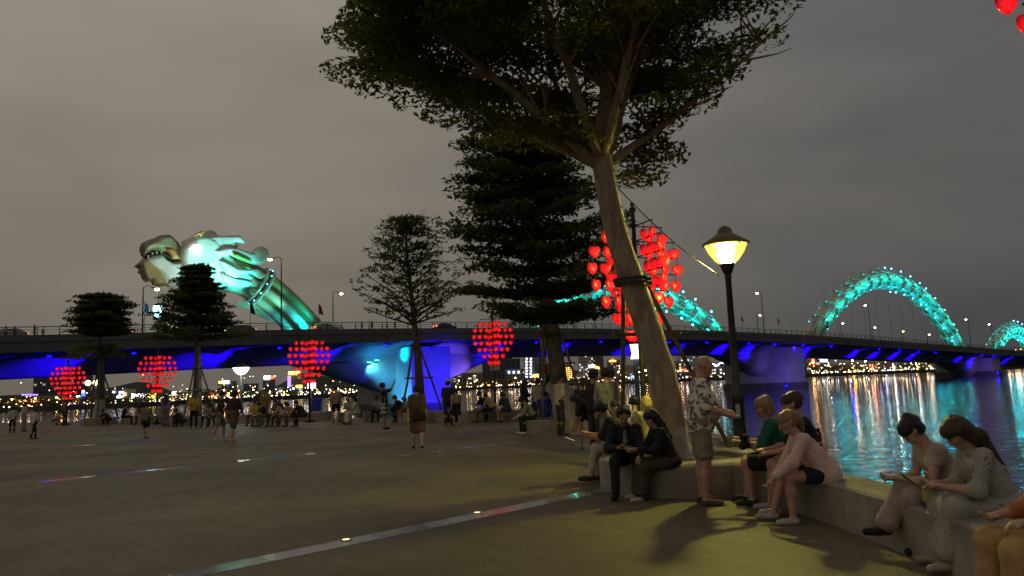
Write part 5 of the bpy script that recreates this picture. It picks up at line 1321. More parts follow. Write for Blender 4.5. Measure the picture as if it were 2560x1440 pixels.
            S.cone(pc, pc + unit(fd - up * 0.5) * 0.07, 0.026, 0.018); S.cone(wr + fd * 0.04, wr + fd * 0.08 - sd * sg * 0.045, 0.012, 0.010)
    out['body'] = S
    # top
    t = Solid(0.05); lo = loose
    zb = 0.02 if top_len >= 1 else 0.10
    for sg in (-1, 1):
        t.cone(T2(sg * 0.062 * w, 0.0, zb), T(sg * 0.082 * w, 0.004, 0.32), 0.118 * lo, 0.115)
        t.cone(T(sg * 0.06 * w, 0, 0.35), T(sg * 0.158 * w, -0.005, 0.438), 0.098, 0.066)
        if bust: t.ball(T(sg * 0.07, 0.075, 0.30), 0.058)
        s_, e, wr, fd, *_ = J[sg]
        if sleeve > 0:
            d_ = e - s_
            if sleeve <= 1.0: t.cone(s_, s_ + d_ * sleeve, 0.068 * (0.6 + 0.4 * lo), 0.062 * lo)
            else: t.cone(s_, e, 0.066, 0.056 * lo); t.cone(e, e + (wr - e) * min(0.97, (sleeve - 1)), 0.055 * lo, 0.042 * lo)
    if belly: t.ball(T2(0, 0.075, 0.17), 0.135 + belly * 0.05, k=0.09); t.ball(T2(0, 0.05, 0.05), 0.135, k=0.08)
    t.cone(T(0, -0.01, 0.43), T(0, 0.0, 0.475), 0.075, 0.06, k=0.03)
    if top_len >= 1: t.cone(T2(-0.06 * w, 0, -0.03), T2(0.06 * w, 0, -0.03), 0.13 * lo, k=0.05); t.cut(T2(0, 0, -0.10 * top_len), T2(0, 0, -1) - T2(0, 0, 0))
    if near:
        for i in range(30):                                  # folds
            a_ = random.uniform(0, 6.28); z_ = random.uniform(0.02, 0.36); rr_ = 0.135 * w
            p_ = T2(rr_ * math.cos(a_) * 1.05, rr_ * math.sin(a_) * 0.75, z_); q_ = p_ + V3(random.uniform(-0.06, 0.06), 0, random.uniform(-0.10, -0.04))
            t.cone(p_, q_, 0.015, 0.007, k=0.022)
    out['top'] = t
    # lower garment
    b = Solid(0.05)
    b.cone(pel + V3(-0.08 * w, 0, 0.02), pel + V3(0.08 * w, 0, 0.02), 0.118 * (0.85 + 0.15 * w))
    for sg in (-1, 1):
        s_, e, wr, fd, hip, kn, an, fwd = J[sg]
        if legs == 'pants': b.cone(hip, kn, 0.097, 0.072); b.cone(kn, an + (kn - an) * 0.06, 0.070, 0.058)
        elif legs == 'wide': b.cone(hip, kn, 0.105, 0.098); b.cone(kn, an + (kn - an) * 0.12, 0.098, 0.100)
        elif legs == 'shorts': b.cone(hip, hip + (kn - hip) * 0.80, 0.102, 0.098)
        elif legs == 'brief': b.cone(hip, hip + (kn - hip) * 0.45, 0.100, 0.094)
        elif legs == 'skirt':
            mid = V3(0, 0, 0); b.k = 0.12
            if P['pel'] > 0.7: b.cone(hip, hip + (kn - hip) * skirt_len, 0.105, 0.105)
            else: b.cone(hip, hip + (kn - hip) * min(1, skirt_len), 0.105, 0.10)
        elif legs == 'long':
            b.k = 0.09
            b.cone(hip, kn, 0.10, 0.085); b.cone(kn, kn + (an - kn) * 0.82, 0.085, 0.098)
    if legs in ('skirt', 'long'):
        k1, k2 = J[1][5], J[-1][5]; h_ = (J[1][4] + J[-1][4]) / 2; m_ = (k1 + k2) / 2
        b.cone(h_, h_ + (m_ - h_) * min(1.0, skirt_len), 0.10, 0.075)
        if legs == 'long': a_ = (J[1][6] + J[-1][6]) / 2; b.cone(m_, m_ + (a_ - m_) * 0.85, 0.07, 0.09)
    if legs == 'shorts':
        for sg in (-1, 1): pass
    out['bottom'] = b
    if shoes:
        for sg in (-1, 1):
            an, fwd = J[sg][6], J[sg][7]
            s = Solid(0.02); s.cone(an + V3(0, -0.025, -0.035), an + fwd * 0.06 + V3(0, 0, -0.035), 0.045, 0.042); s.cone(an + fwd * 0.06 + V3(0, 0, -0.038), an + fwd * 0.165 + V3(0, 0, -0.045), 0.042, 0.034)
            s.cut(an + V3(0, 0, -0.083), (0, 0, -1)); s.cut(an + V3(0, 0, -0.004), (0, 0, 1)); out['shoe%d' % sg] = s
    h = Solid(0.03)
    if hair == 'bald':
        for sg in (-1, 1): h.cone(Hd(sg * 0.072, -0.03, 0.012), Hd(sg * 0.05, -0.075, 0.01), 0.030, 0.034)
        h.cone(Hd(-0.04, -0.088, 0.02), Hd(0.04, -0.088, 0.02), 0.03)
        h.cone(Hd(-0.03, -0.03, 0.1), Hd(0.03, -0.03, 0.1), 0.024)
    else:
        h.cone(Hd(0, -0.035, 0.042), Hd(0, 0.012, 0.048), 0.098, 0.086)
        h.cone(Hd(-0.045, -0.05, -0.01), Hd(0.045, -0.05, -0.01), 0.052)
        if hair == 'fringe': h.cone(Hd(-0.045, 0.062, 0.062), Hd(0.045, 0.062, 0.062), 0.036); [h.cone(Hd(sg * 0.075, 0.01, 0.04), Hd(sg * 0.085, 0.0, -0.03), 0.03, 0.016) for sg in (-1, 1)]
        if near:
            for q in range(26):                              # loose locks break the outline
                a_ = random.uniform(0.3, 2.84) + math.pi; e_ = random.uniform(-0.1, 0.95)
                v0 = (0.098 * math.cos(a_) * math.cos(e_), -0.025 + 0.104 * math.sin(a_) * math.cos(e_), 0.045 + 0.1 * math.sin(e_))
                h.cone(Hd(*v0), Hd(v0[0] * 1.12 + random.uniform(-0.02, 0.02), v0[1] * 1.12 - 0.004, v0[2] - random.uniform(0.03, 0.07)), 0.014, 0.005, k=0.012)
        h.ball(Hd(0, 0.115, -0.03), 0.082, sub=True)
        if hair in ('long', 'longside'):
            bk = T(0, -0.12, 0.30)
            for x in (-0.05, 0.0, 0.05):
                h.cone(Hd(x * 1.3, -0.06, 0.0), Hd(x * 1.4, -0.085, -0.13), 0.06, 0.058); h.cone(Hd(x * 1.4, -0.085, -0.13), bk + V3(x * 1.2, 0, 0), 0.056, 0.034)
            for sg in (-1, 1): h.cone(Hd(sg * 0.078, -0.015, 0.03), Hd(sg * 0.088, -0.02, -0.12), 0.032, 0.028)
            if hair == 'longside': h.cone(Hd(0.08, 0.0, 0.0), Hd(0.09, 0.03, -0.22), 0.034, 0.022)
        if hair == 'bun': h.ball(Hd(0, -0.085, 0.105), 0.048, k=0.015); h.cone(Hd(-0.05, -0.06, -0.03), Hd(0.05, -0.06, -0.03), 0.045)
        if hair == 'pony': h.cone(Hd(0, -0.11, 0.05), Hd(0, -0.15, -0.06), 0.038, 0.034); h.cone(Hd(0, -0.15, -0.06), Hd(0, -0.14, -0.17), 0.034, 0.014)
        if hair == 'bob': [h.cone(Hd(sg * 0.075, -0.02, 0.03), Hd(sg * 0.08, -0.015, -0.09), 0.038, 0.034) for sg in (-1, 1)]; h.cone(Hd(-0.04, -0.07, -0.06), Hd(0.04, -0.07, -0.06), 0.05)
    out['hair'] = h
    info = dict(J=J, Hd=Hd, T=T, T2=T2, pel=pel)
    return out, info
FIGS = {}
def get_fig(key, voxel, **kw):
    if key in FIGS: return FIGS[key]
    sol, info = figure(voxel=voxel, **kw)
    me = {}
    for k, s in sol.items():
        if not s.p: continue
        vx = voxel
        if k in ('hair',): vx = min(voxel, 0.016)
        me[k] = s.mesh(k, vx, None)
    FIGS[key] = (me, info); return FIGS[key]
NAMES = {'body': 'body', 'top': 'shirt', 'bottom': 'trousers', 'hair': 'hair', 'shoe1': 'shoe', 'shoe-1': 'shoe'}
def person(loc, rz, height, label, pose='stand', top=(0.1, 0.1, 0.1), bottom=(0.03, 0.03, 0.035), skin=0, hair='short', hcol='black', shoe=(0.05, 0.05, 0.05), voxel=0.03, names=None, group=None, **kw):
    near = kw.get('near', False)
    key = (str(pose), hair, voxel) + tuple(sorted((k, str(v)) for k, v in kw.items()))
    me, info = get_fig(key, voxel, pose=pose, hair=hair, **kw)
    root = empty('person', loc, rz, height / 1.75); tag(root, label, 'person', group)
    for k, m in me.items():
        nm = NAMES[k]
        if k == 'bottom': nm = {'pants': 'trousers', 'wide': 'trousers', 'shorts': 'shorts', 'brief': 'shorts', 'skirt': 'skirt', 'long': 'skirt'}[kw.get('legs', 'pants')]
        if names and k in names: nm = names[k]
        o = link(nm, m, root)
        if k == 'body': body = o
        if not len(m.materials): m.materials.append(None)
        mt = {'body': SKIN[skin], 'top': cloth(top), 'bottom': cloth(bottom), 'hair': HAIR[hcol]}.get(k) or cloth(shoe)
        o.material_slots[0].link = 'OBJECT'; o.material_slots[0].material = mt
    if near:
        Hd = info['Hd']
        for sg in (-1, 1):
            e = MB(); e.ball((0, 0, 0), 0.0125, 8, 6); o = e.build('eye', DARKEYE, body, True); o.location = Hd(sg * 0.032, 0.0795, 0.012)
        for sg in (-1, 1):
            e = MB(); e.tube([tuple(Hd(sg * 0.016, 0.094, 0.034)), tuple(Hd(sg * 0.034, 0.090, 0.040)), tuple(Hd(sg * 0.052, 0.078, 0.034))], 0.006, 6); e.build('eyebrow', HAIR[hcol], body)
        e = MB(); e.ball((0, 0, 0), 0.023, 8, 6, (1.1, 0.35, 0.4)); o = e.build('mouth', LIP, body, True); o.location = Hd(0, 0.090, -0.053)
    return root, info
def collar(root, info, m, name='collar', r=0.072, th=0.017):
    S = Solid(0.01); T = info['T']; P_ = [T(r * math.sin(2 * math.pi * k / 10), r * 0.9 * math.cos(2 * math.pi * k / 10) - 0.005, 0.478 - 0.022 * math.cos(2 * math.pi * k / 10)) for k in range(10)]
    for k in range(10):
        if k != 0: S.cone(P_[k], P_[(k + 1) % 10], th)
    for sg in (-1, 1): S.cone(T(sg * 0.03, r * 0.9 + 0.012, 0.455), T(sg * 0.055, r + 0.028, 0.40), 0.016, 0.006)
    link(name, S.mesh(name, 0.01, m), root)
def wp(root, v): return root.matrix_basis @ Vector(tuple(v))
FACE = {'cam': math.pi, 'away': 0.0, 'left': math.pi / 2, 'right': -math.pi / 2}

NV = 0.0125
# --- nearest people
man, mi = person((2.23, 9.42, 0), R(-98), 1.80, 'big standing man in a leaf print shirt and khaki shorts, looking down', dict(POSES['phone'], head=(34, -8), lean=4, ra=((0.22, 0.12, -1), (-0.25, 0.95, -0.35)), la=((-0.22, 0.2, -1), (0.3, 0.95, -0.25))), top='floral', bottom=(0.27, 0.22, 0.15), skin=2, hair='bald', hcol='grey', shoe=(0.10, 0.07, 0.05), voxel=NV, w=1.28, belly=1.0, sleeve=0.92, legs='shorts', near=True, loose=1.14, top_len=1.15)
collar(man, mi, CL['floral'])
person((1.60, 11.62, 0), R(78), 1.72, 'man in black with white trousers sitting side on at the planter, looking at a phone', dict(POSES['sitphone'], head=(20, 0), lean=28, ll=((-0.10, 1, 0.05), (0, 0.25, -1))), top=(0.010, 0.010, 0.011), bottom=(0.50, 0.45, 0.38), skin=1, hair='fringe', shoe=(0.05, 0.035, 0.025), voxel=NV, near=True, sleeve=0.9, legs='pants', loose=1.05)
jk, ji = person((1.44, 10.42, 0), R(172), 1.64, 'young man in a dark jacket facing the camera, seated on the planter with a bowl', dict(POSES['sit'], lean=24, head=(-6, 8), ra=((0.25, 0.35, -1), (-0.55, 0.9, 0.1)), la=((-0.2, 0.4, -1), (0.2, 0.9, -0.4)), rl=((0.16, 1, -0.02), (0.02, 0.1, -1)), ll=((-0.2, 1, -0.02), (-0.05, 0.05, -1))), top=(0.016, 0.014, 0.013), bottom=(0.013, 0.013, 0.015), skin=1, hair='fringe', shoe=(0.015, 0.015, 0.015), voxel=NV, near=True, sleeve=1.95, loose=1.12)
collar(jk, ji, cloth((0.016, 0.014, 0.013)))
S = Solid(0.02); S.cone(ji['T'](0, 0.072, 0.44), ji['T'](0, 0.118, 0.30), 0.026, 0.034); S.cone(ji['T'](0, 0.118, 0.30), ji['T'](0, 0.120, 0.18), 0.034, 0.012); link('undershirt', S.mesh('undershirt', 0.01, cloth((0.22, 0.21, 0.20))), jk)
person((1.95, 10.06, 0), R(98), 1.54, 'woman with long black hair and brown skirt seated beside the standing man', dict(POSES['sitlean'], lean=20, head=(14, 15), ra=((0.1, 0.5, -1), (-0.1, 0.95, 0.1)), la=((-0.1, 0.5, -1), (0.1, 0.9, 0.1)), rl=((0.10, 1, -0.1), (0.0, 0.12, -1)), ll=((-0.06, 1, -0.1), (0.0, 0.1, -1))), top=(0.010, 0.010, 0.011), bottom=(0.075, 0.048, 0.035), skin=0, hair='long', shoe=(0.55, 0.50, 0.45), voxel=NV, near=True, sleeve=1.9, legs='long', loose=1.15)
person((3.10, 9.12, 0), R(72), 1.70, 'blond woman in a green shirt and black shorts seated on the wall under the lamp', dict(POSES['sitphone'], lean=14, head=(12, 18)), top=(0.012, 0.13, 0.075), bottom=(0.012, 0.012, 0.014), skin=2, hair='bob', hcol='blond', shoe=(0.03, 0.03, 0.03), voxel=NV, near=True, sleeve=0.95, legs='shorts', w=1.1, loose=1.12)
person((3.26, 8.55, 0), R(80), 1.78, 'man in a black shirt and khaki shorts seated between the green and pink women', dict(POSES['sit'], lean=16, head=(8, 4)), top=(0.014, 0.014, 0.016), bottom=(0.30, 0.24, 0.14), skin=2, hair='short', hcol='brown', shoe=(0.40, 0.37, 0.33), voxel=NV, near=True, sleeve=0.9, legs='shorts', w=1.1)
person((3.16, 8.05, 0), R(84), 1.64, 'woman in a pink patterned blouse and navy shorts leaning forward on the wall', dict(POSES['sitlean'], lean=33, head=(2, 14), ra=((0.1, 0.45, -1), (-0.1, 0.7, -0.8)), la=((-0.1, 0.6, -1), (0.1, 0.75, -0.6)), rl=((0.12, 1, -0.06), (0.02, 0.32, -1)), ll=((-0.1, 1, -0.04), (0, -0.05, -1))), top='pinkdots', bottom=(0.010, 0.012, 0.03), skin=2, hair='pony', hcol='blond', shoe=(0.45, 0.41, 0.37), voxel=NV, near=True, sleeve=1.85, legs='brief', loose=1.15)
person((3.66, 6.55, 0), R(84), 1.60, 'woman with pinned up black hair and pale wide trousers bowing over her lap', dict(POSES['cross'], lean=28, head=(34, 0), ra=((0.12, 0.25, -1), (-0.35, 0.85, 0.05)), la=((-0.12, 0.3, -1), (0.4, 0.85, 0.1))), top=(0.46, 0.37, 0.30), bottom=(0.36, 0.29, 0.265), skin=0, hair='bun', shoe=(0.02, 0.02, 0.02), voxel=NV, near=True, sleeve=0.35, legs='wide')
person((3.66, 5.95, 0), R(82), 1.60, 'woman with long brown hair in a pale floral dress, seated at the right', dict(POSES['sitlean'], lean=24, head=(34, 6), ra=((0.12, 0.3, -1), (-0.4, 0.85, 0.1)), la=((-0.12, 0.3, -1), (0.45, 0.85, 0.1)), rl=((0.12, 1, 0.0), (0.02, 0.1, -1)), ll=((-0.1, 1, 0.0), (0, 0.18, -1))), top='palefloral', bottom='palefloral', skin=0, hair='longside', hcol='brown', shoe=(0.34, 0.31, 0.27), voxel=NV, near=True, sleeve=1.35, legs='long', loose=1.06, names={'top': 'dress_top', 'bottom': 'dress_skirt'})
person((3.24, 4.62, 0), R(86), 1.62, 'person in orange and tan clothes cut off by the right edge', dict(POSES['sit'], lean=0, head=(5, 0)), top=(0.38, 0.13, 0.05), bottom=(0.46, 0.28, 0.12), skin=0, hair='long', shoe=(0.1, 0.08, 0.06), voxel=NV, near=True, sleeve=1.6, legs='wide', loose=1.2)

# --- people further off
MV, FV = 0.022, 0.03
SEATED = ('sit', 'sitlean', 'sitphone', 'cross')
def far(px, py, h, label, face, pose='stand', vox=FV, at=None, z=0.0, **kw):
    rz = R(face)
    if at is None:
        p = G(px, py)
        if pose in SEATED: p = p - Vector((-math.sin(rz), math.cos(rz), 0)) * 0.42
    else: p = Vector((at[0], at[1], 0))
    return person((p.x, p.y, z), rz, h, label, pose, voxel=vox, **kw)
BK, WH, GY = (0.012, 0.012, 0.014), (0.55, 0.52, 0.47), (0.16, 0.16, 0.16)
walker, wi = far(1045, 1122, 1.60, 'woman in brown walking away with a backpack, mid plaza', 8, 'walk', MV, top=(0.17, 0.10, 0.065), bottom=(0.13, 0.075, 0.05), hair='bun', legs='skirt', skirt_len=1.0, sleeve=0.9, shoe=BK)
photog, pi_ = far(962, 1073, 1.74, 'man in dark clothes raising a phone to photograph the bridge', -78, 'photo', MV, top=(0.022, 0.028, 0.02), bottom=BK, legs='shorts', sleeve=0.9, shoe=(0.04, 0.03, 0.025), skin=1)
far(550, 1104, 1.66, 'walker in a dark shirt and pale shorts, left of the strolling couple', -70, 'walk', top=(0.03, 0.03, 0.035), bottom=(0.20, 0.17, 0.15), legs='shorts', sleeve=0.8, shoe=WH, w=1.1)
far(583, 1104, 1.68, 'walker in a dark wine red top, right of the strolling couple', -20, 'walk', top=(0.05, 0.022, 0.022), bottom=(0.09, 0.06, 0.055), legs='skirt', skirt_len=1.0, sleeve=1.2, shoe=WH, hair='bob')
far(85, 1098, 1.27, 'child in a white shirt and black trousers at the far left, nearest to view', -30, 'walk', top=WH, bottom=BK, sleeve=1.7)
far(30, 1082, 1.35, 'child in white top by the left edge of the picture', 20, 'stand', top=(0.48, 0.44, 0.38), bottom=BK, sleeve=0.9)
far(58, 1078, 1.55, 'woman in a loose white blouse between the two white clad children', -80, 'phone', top=(0.5, 0.47, 0.42), bottom=(0.35, 0.32, 0.3), sleeve=1.5, hair='bob', legs='wide')
far(365, 1096, 1.36, 'boy in an olive T shirt and black shorts walking away at left', 5, 'walk', top=(0.17, 0.17, 0.10), bottom=BK, legs='shorts', sleeve=0.8)
far(160, 1062, 1.6, 'grey clad figure standing near the leftmost lantern stand', 90, 'stand', top=(0.14, 0.14, 0.14), bottom=(0.06, 0.06, 0.06), sleeve=1.6)
far(132, 1064, 1.6, 'person in a pale shirt crouching near the leftmost lantern stand', -60, 'crouch', top=(0.5, 0.47, 0.4), bottom=(0.2, 0.1, 0.08), legs='pants')
far(272, 1062, 1.65, 'dark figure sitting low right of the leftmost tree', 150, 'crouch', top=(0.04, 0.035, 0.03), bottom=BK)
for px, py, h, lb, fc, ps, kw in (
    (328, 1062, 1.62, 'dark clad person sitting left of the boy in olive', -60, 'sit', dict(top=BK, bottom=BK)),
    (345, 1062, 1.60, 'person in a red top sitting just behind the boy in olive', 170, 'sitlean', dict(top=(0.36, 0.06, 0.045), bottom=(0.05, 0.04, 0.04), hair='bob', legs='pants')),
    (397, 1064, 1.62, 'seated person in pale T shirt below the second lantern heart', 30, 'sitphone', dict(top=(0.33, 0.3, 0.27), bottom=BK)),
    (414, 1066, 1.62, 'woman in a long mauve dress standing right of the second lantern pole', 10, 'stand', dict(top=(0.17, 0.14, 0.16), bottom=(0.17, 0.14, 0.16), legs='long', sleeve=0.9, hair='long')),
    (438, 1066, 1.64, 'person in a white shirt and black trousers seated left of the yellow shirt', 60, 'sitlean', dict(top=(0.46, 0.44, 0.42), bottom=BK, legs='pants')),
    (458, 1068, 1.66, 'dark clad person leaning low in front of the yellow shirt', 80, 'crouch', dict(top=BK, bottom=BK)),
    (484, 1070, 1.66, 'person in a bright yellow shirt standing left of the cone tree trunk', 200, 'phone', dict(top=(0.52, 0.36, 0.03), bottom=BK, legs='pants')),
    (512, 1068, 1.60, 'person in a pink beige top sitting at the foot of the cone tree', 175, 'sit', dict(top=(0.38, 0.26, 0.20), bottom=(0.08, 0.06, 0.06), hair='long', legs='pants')),
    (527, 1067, 1.62, 'person in brown sitting right of the cone tree trunk', 150, 'sitlean', dict(top=(0.15, 0.09, 0.06), bottom=(0.06, 0.05, 0.04))),
    (625, 1066, 1.62, 'seated girl in a yellow top, leftmost on the long seat block', 160, 'sit', dict(top=(0.48, 0.36, 0.07), bottom=(0.16, 0.10, 0.05), legs='pants')),
    (644, 1067, 1.64, 'seated person in dark brown beside the girl in yellow', 120, 'sitlean', dict(top=(0.06, 0.04, 0.03), bottom=(0.18, 0.14, 0.06), legs='pants')),
    (663, 1062, 1.70, 'man in an olive shirt standing behind the long seat block', 185, 'stand', dict(top=(0.24, 0.18, 0.05), bottom=(0.2, 0.2, 0.18), legs='pants')),
    (676, 1066, 1.62, 'seated person in red brown, in the middle of the long seat block', 150, 'sit', dict(top=(0.20, 0.07, 0.05), bottom=(0.07, 0.04, 0.03), legs='pants')),
    (693, 1067, 1.62, 'woman with long hair in a white top seated on the long block', 70, 'sitlean', dict(top=(0.5, 0.44, 0.36), bottom=(0.08, 0.06, 0.05), hair='long', legs='pants')),
    (713, 1067, 1.60, 'woman in a pink top seated on the long block, next to the one in black', 80, 'sitlean', dict(top=(0.52, 0.30, 0.24), bottom=(0.22, 0.14, 0.1), hair='bob', legs='pants')),
    (738, 1067, 1.66, 'person all in black seated at the right end of the crowd, by the blue bin', 75, 'sitlean', dict(top=BK, bottom=BK, legs='pants', sleeve=1.8)),
    (840, 1056, 1.72, 'man in a tan shirt and black shorts seen from behind left of the white dress', 5, 'stand', dict(top=(0.33, 0.25, 0.16), bottom=BK, legs='shorts', w=1.12)),
    (868, 1059, 1.60, 'girl in a pale green top seated on a cube seat', 175, 'sitphone', dict(top=(0.42, 0.42, 0.24), bottom=(0.25, 0.2, 0.16), legs='pants')),
    (893, 1060, 1.66, 'woman in a long white dress with wavy black hair, seated and posing', 120, dict(POSES['sit'], ra=((0.3, 0.5, 0.3), (-0.5, 0.2, 0.5))), dict(top=(0.6, 0.58, 0.45), bottom=(0.58, 0.57, 0.44), hair='long', legs='long', sleeve=0.0)),
    (938, 1056, 1.64, 'dim person in a white shirt seated left of the photographer', 165, 'sitphone', dict(top=(0.3, 0.29, 0.28), bottom=BK, legs='pants')),
    (986, 1056, 1.72, 'man in dark jacket seated right of the photographer, facing left', 80, 'sitlean', dict(top=(0.02, 0.022, 0.025), bottom=BK, legs='pants', sleeve=1.8)),
    (1008, 1056, 1.62, 'person in a white top seated just left of the walking woman', 90, 'sitlean', dict(top=(0.42, 0.4, 0.38), bottom=(0.1, 0.05, 0.04), hair='bob', legs='pants')),
    (1024, 1054, 1.60, 'person with brown hair half hidden behind the walking woman', 70, 'sit', dict(top=(0.2, 0.14, 0.11), bottom=BK, hair='long', hcol='brown', legs='pants')),
    (1122, 1063, 1.74, 'man in a navy shirt and pale cap seen from behind at the blue pier', -5, 'stand', dict(top=(0.018, 0.022, 0.05), bottom=(0.03, 0.035, 0.05), legs='pants', sleeve=0.9)),
    (1142, 1064, 1.42, 'girl in a beige top and black skirt beside the man with the pale cap', 15, 'walk', dict(top=(0.34, 0.24, 0.17), bottom=BK, legs='skirt', hair='pony')),
    (1192, 1056, 1.70, 'man in a black shirt and cap seated left of the lantern pole', 70, 'sitphone', dict(top=BK, bottom=(0.3, 0.24, 0.18), legs='shorts', skin=1)),
    (1214, 1056, 1.70, 'man in a tan shirt seated at the lantern pole with the sign plate', 65, 'sitlean', dict(top=(0.44, 0.32, 0.19), bottom=BK, legs='pants', sleeve=0.85)),
    (1250, 1056, 1.64, 'woman in dark green seated right of the lantern pole with the sign plate', 50, 'sitphone', dict(top=(0.03, 0.05, 0.045), bottom=(0.05, 0.05, 0.05), hair='bob', legs='brief')),
):
    far(px, py, h, lb, fc, ps, **kw)
capm = MB(); capm.ball((0, 0, 0), 0.115, 12, 8, (1, 1.1, 0.75)); capm.box((0, 0.12, -0.02), (0.17, 0.12, 0.02))
c = G(1122, 1063); o = capm.build('cap', cloth((0.5, 0.47, 0.42)), None, True); o.location = (c.x, c.y + 0.02, 1.70); tag(o, 'pale cap on the man in navy by the blue pier', 'cap')
# group round the second planter
far(0, 0, 1.62, 'woman in a black top and dark skirt standing left of the second planter', -70, 'phone', MV, at=(0.27, 27.6), top=BK, bottom=(0.05, 0.03, 0.03), legs='skirt', skirt_len=0.8, hair='long', sleeve=1.3)
strap_w, _si = far(0, 0, 1.66, 'woman in a white top with hair bun and black strap, seen from behind', -10, 'stand', MV, at=(0.76, 26.6), top=(0.48, 0.46, 0.42), bottom=(0.08, 0.08, 0.09), hair='bun', sleeve=0.9)
sitw, swi = far(0, 0, 1.64, 'woman in a grey top, black trousers and white shoes seated on the second planter', 92, 'sitlean', MV, at=(0.52, 22.75), top=(0.26, 0.24, 0.20), bottom=BK, legs='pants', hair='fringe', sleeve=0.85, shoe=(0.6, 0.58, 0.52))
far(0, 0, 1.66, 'person in a printed blue shirt seated with back to us on the second planter', -8, 'sit', MV, at=(0.86, 24.15), top='blueprint', bottom=BK, legs='pants', loose=1.1)
far(0, 0, 1.74, 'man in a white shirt and jeans standing in front of the second planter', -72, 'stand', MV, at=(1.22, 21.75), top=(0.52, 0.46, 0.36), bottom=(0.045, 0.05, 0.06), legs='pants', sleeve=0.9, skin=1)
far(0, 0, 1.64, 'woman with long black hair in white standing behind the man in jeans', -80, 'stand', MV, at=(1.02, 24.5), z=0.12, top=(0.5, 0.48, 0.44), bottom=(0.4, 0.38, 0.35), legs='wide', hair='long', sleeve=1.6)
far(0, 0, 1.60, 'woman in a pink flowered dress half behind the dense tree trunk', 160, 'stand', MV, at=(1.88, 24.0), top='pinkfloral', bottom='pinkfloral', legs='long', hair='bob', sleeve=0.9, names={'top': 'dress_top', 'bottom': 'dress_skirt'})
far(0, 0, 1.60, 'woman in a black T shirt and black shorts standing between the two planters', -12, 'stand', MV, at=(1.52, 17.3), top=BK, bottom=BK, legs='brief', hair='pony', sleeve=0.9, shoe=(0.25, 0.2, 0.12))
far(0, 0, 1.60, 'woman in a flowered skirt bending down behind the seated men', 75, 'bend', MV, at=(1.78, 16.6), top=BK, bottom='pinkfloral', legs='skirt', hair='long', sleeve=0.9)
far(0, 0, 1.76, 'man in a black T shirt, left of the trio talking by the water', -60, 'stand', MV, at=(1.60, 15.9), top=BK, bottom=(0.05, 0.045, 0.04), legs='pants', sleeve=0.9)
far(0, 0, 1.78, 'man in a loose grey shirt with back to us, middle of the trio', -25, 'stand', MV, at=(1.82, 15.5), top=(0.17, 0.17, 0.17), bottom=(0.10, 0.10, 0.10), legs='pants', sleeve=0.95, loose=1.12, top_len=1.4)
far(0, 0, 1.76, 'man in dark clothes half hidden, right of the trio', 60, 'stand', MV, at=(1.98, 15.9), top=(0.02, 0.02, 0.022), bottom=BK, legs='pants', sleeve=1.6, skin=1)
far(0, 0, 1.64, 'person in a white top with dark hair sitting behind the near planter', -15, 'sit', MV, at=(2.08, 13.7), top=(0.52, 0.5, 0.36), bottom=BK, legs='pants', hair='short')
far(0, 0, 1.62, 'person with dyed yellow hair sitting behind the near planter', 20, 'sit', MV, at=(2.32, 13.4), top=(0.5, 0.42, 0.2), bottom=(0.3, 0.25, 0.15), legs='pants', hair='bob', hcol='dyed')
far(0, 0, 1.55, 'small dark haired head peeping behind the seated man in the dark jacket', 170, 'sit', MV, at=(1.78, 13.9), top=(0.2, 0.17, 0.14), bottom=BK, legs='pants', hair='short')
far(0, 0, 1.62, 'person seated in shade behind the big trunk', -30, 'sit', MV, at=(2.62, 13.6), top=(0.4, 0.38, 0.3), bottom=BK, legs='pants', hair='short')
# a low bench they sit on
wall_strip('seat_wall', [(1.45, 13.75), (2.85, 13.2)], 0.5, 0.42, 'low concrete bench behind the near planter, under several sitters')
# walkers on the bridge
for px, o, h, lb, fc, cl, hr in ((15, 1.4, 1.7, 'walker in white at the left edge of the bridge', 0.9, WH, 'short'), (38, 1.5, 1.65, 'walker in a red and white top second from left on the bridge', 0.9, (0.4, 0.12, 0.1), 'short'), (87, 1.2, 1.8, 'dark walker alone on the bridge left of the leftmost tree', 2.5, BK, 'short'),
                          (905, 1.2, 1.7, 'dark walker on the bridge, leftmost of four right of the red flag', 2.3, BK, 'short'), (930, 1.3, 1.85, 'walker with raised arms on the bridge, second of four', 3.0, (0.1, 0.1, 0.1), 'short'), (968, 1.2, 1.7, 'walker in white on the bridge, third of four', 2.3, WH, 'long'), (988, 1.2, 1.72, 'dark walker on the bridge just left of the sparse trunk', 2.3, BK, 'short'),
                          (1435, 1.2, 1.7, 'walker in a pale top on the bridge below the navy flag', 2.3, (0.45, 0.42, 0.35), 'short'), (1490, 1.2, 1.7, 'walker in a yellowish top on the bridge left of the near lantern stand', 2.3, (0.42, 0.36, 0.15), 'short'), (108, 1.3, 1.4, 'small figure in yellow on the bridge left of the leftmost tree', 0.9, (0.5, 0.5, 0.1), 'short')):
    u, _ = on_bridge(px, 820, o); p = B(u, o)
    person((p.x, p.y, p.z + 0.28 if o < 0.5 else p.z), fc, h, lb, 'photo' if 'raised' in lb else 'stand', top=cl, bottom=BK, hair=hr, voxel=FV)

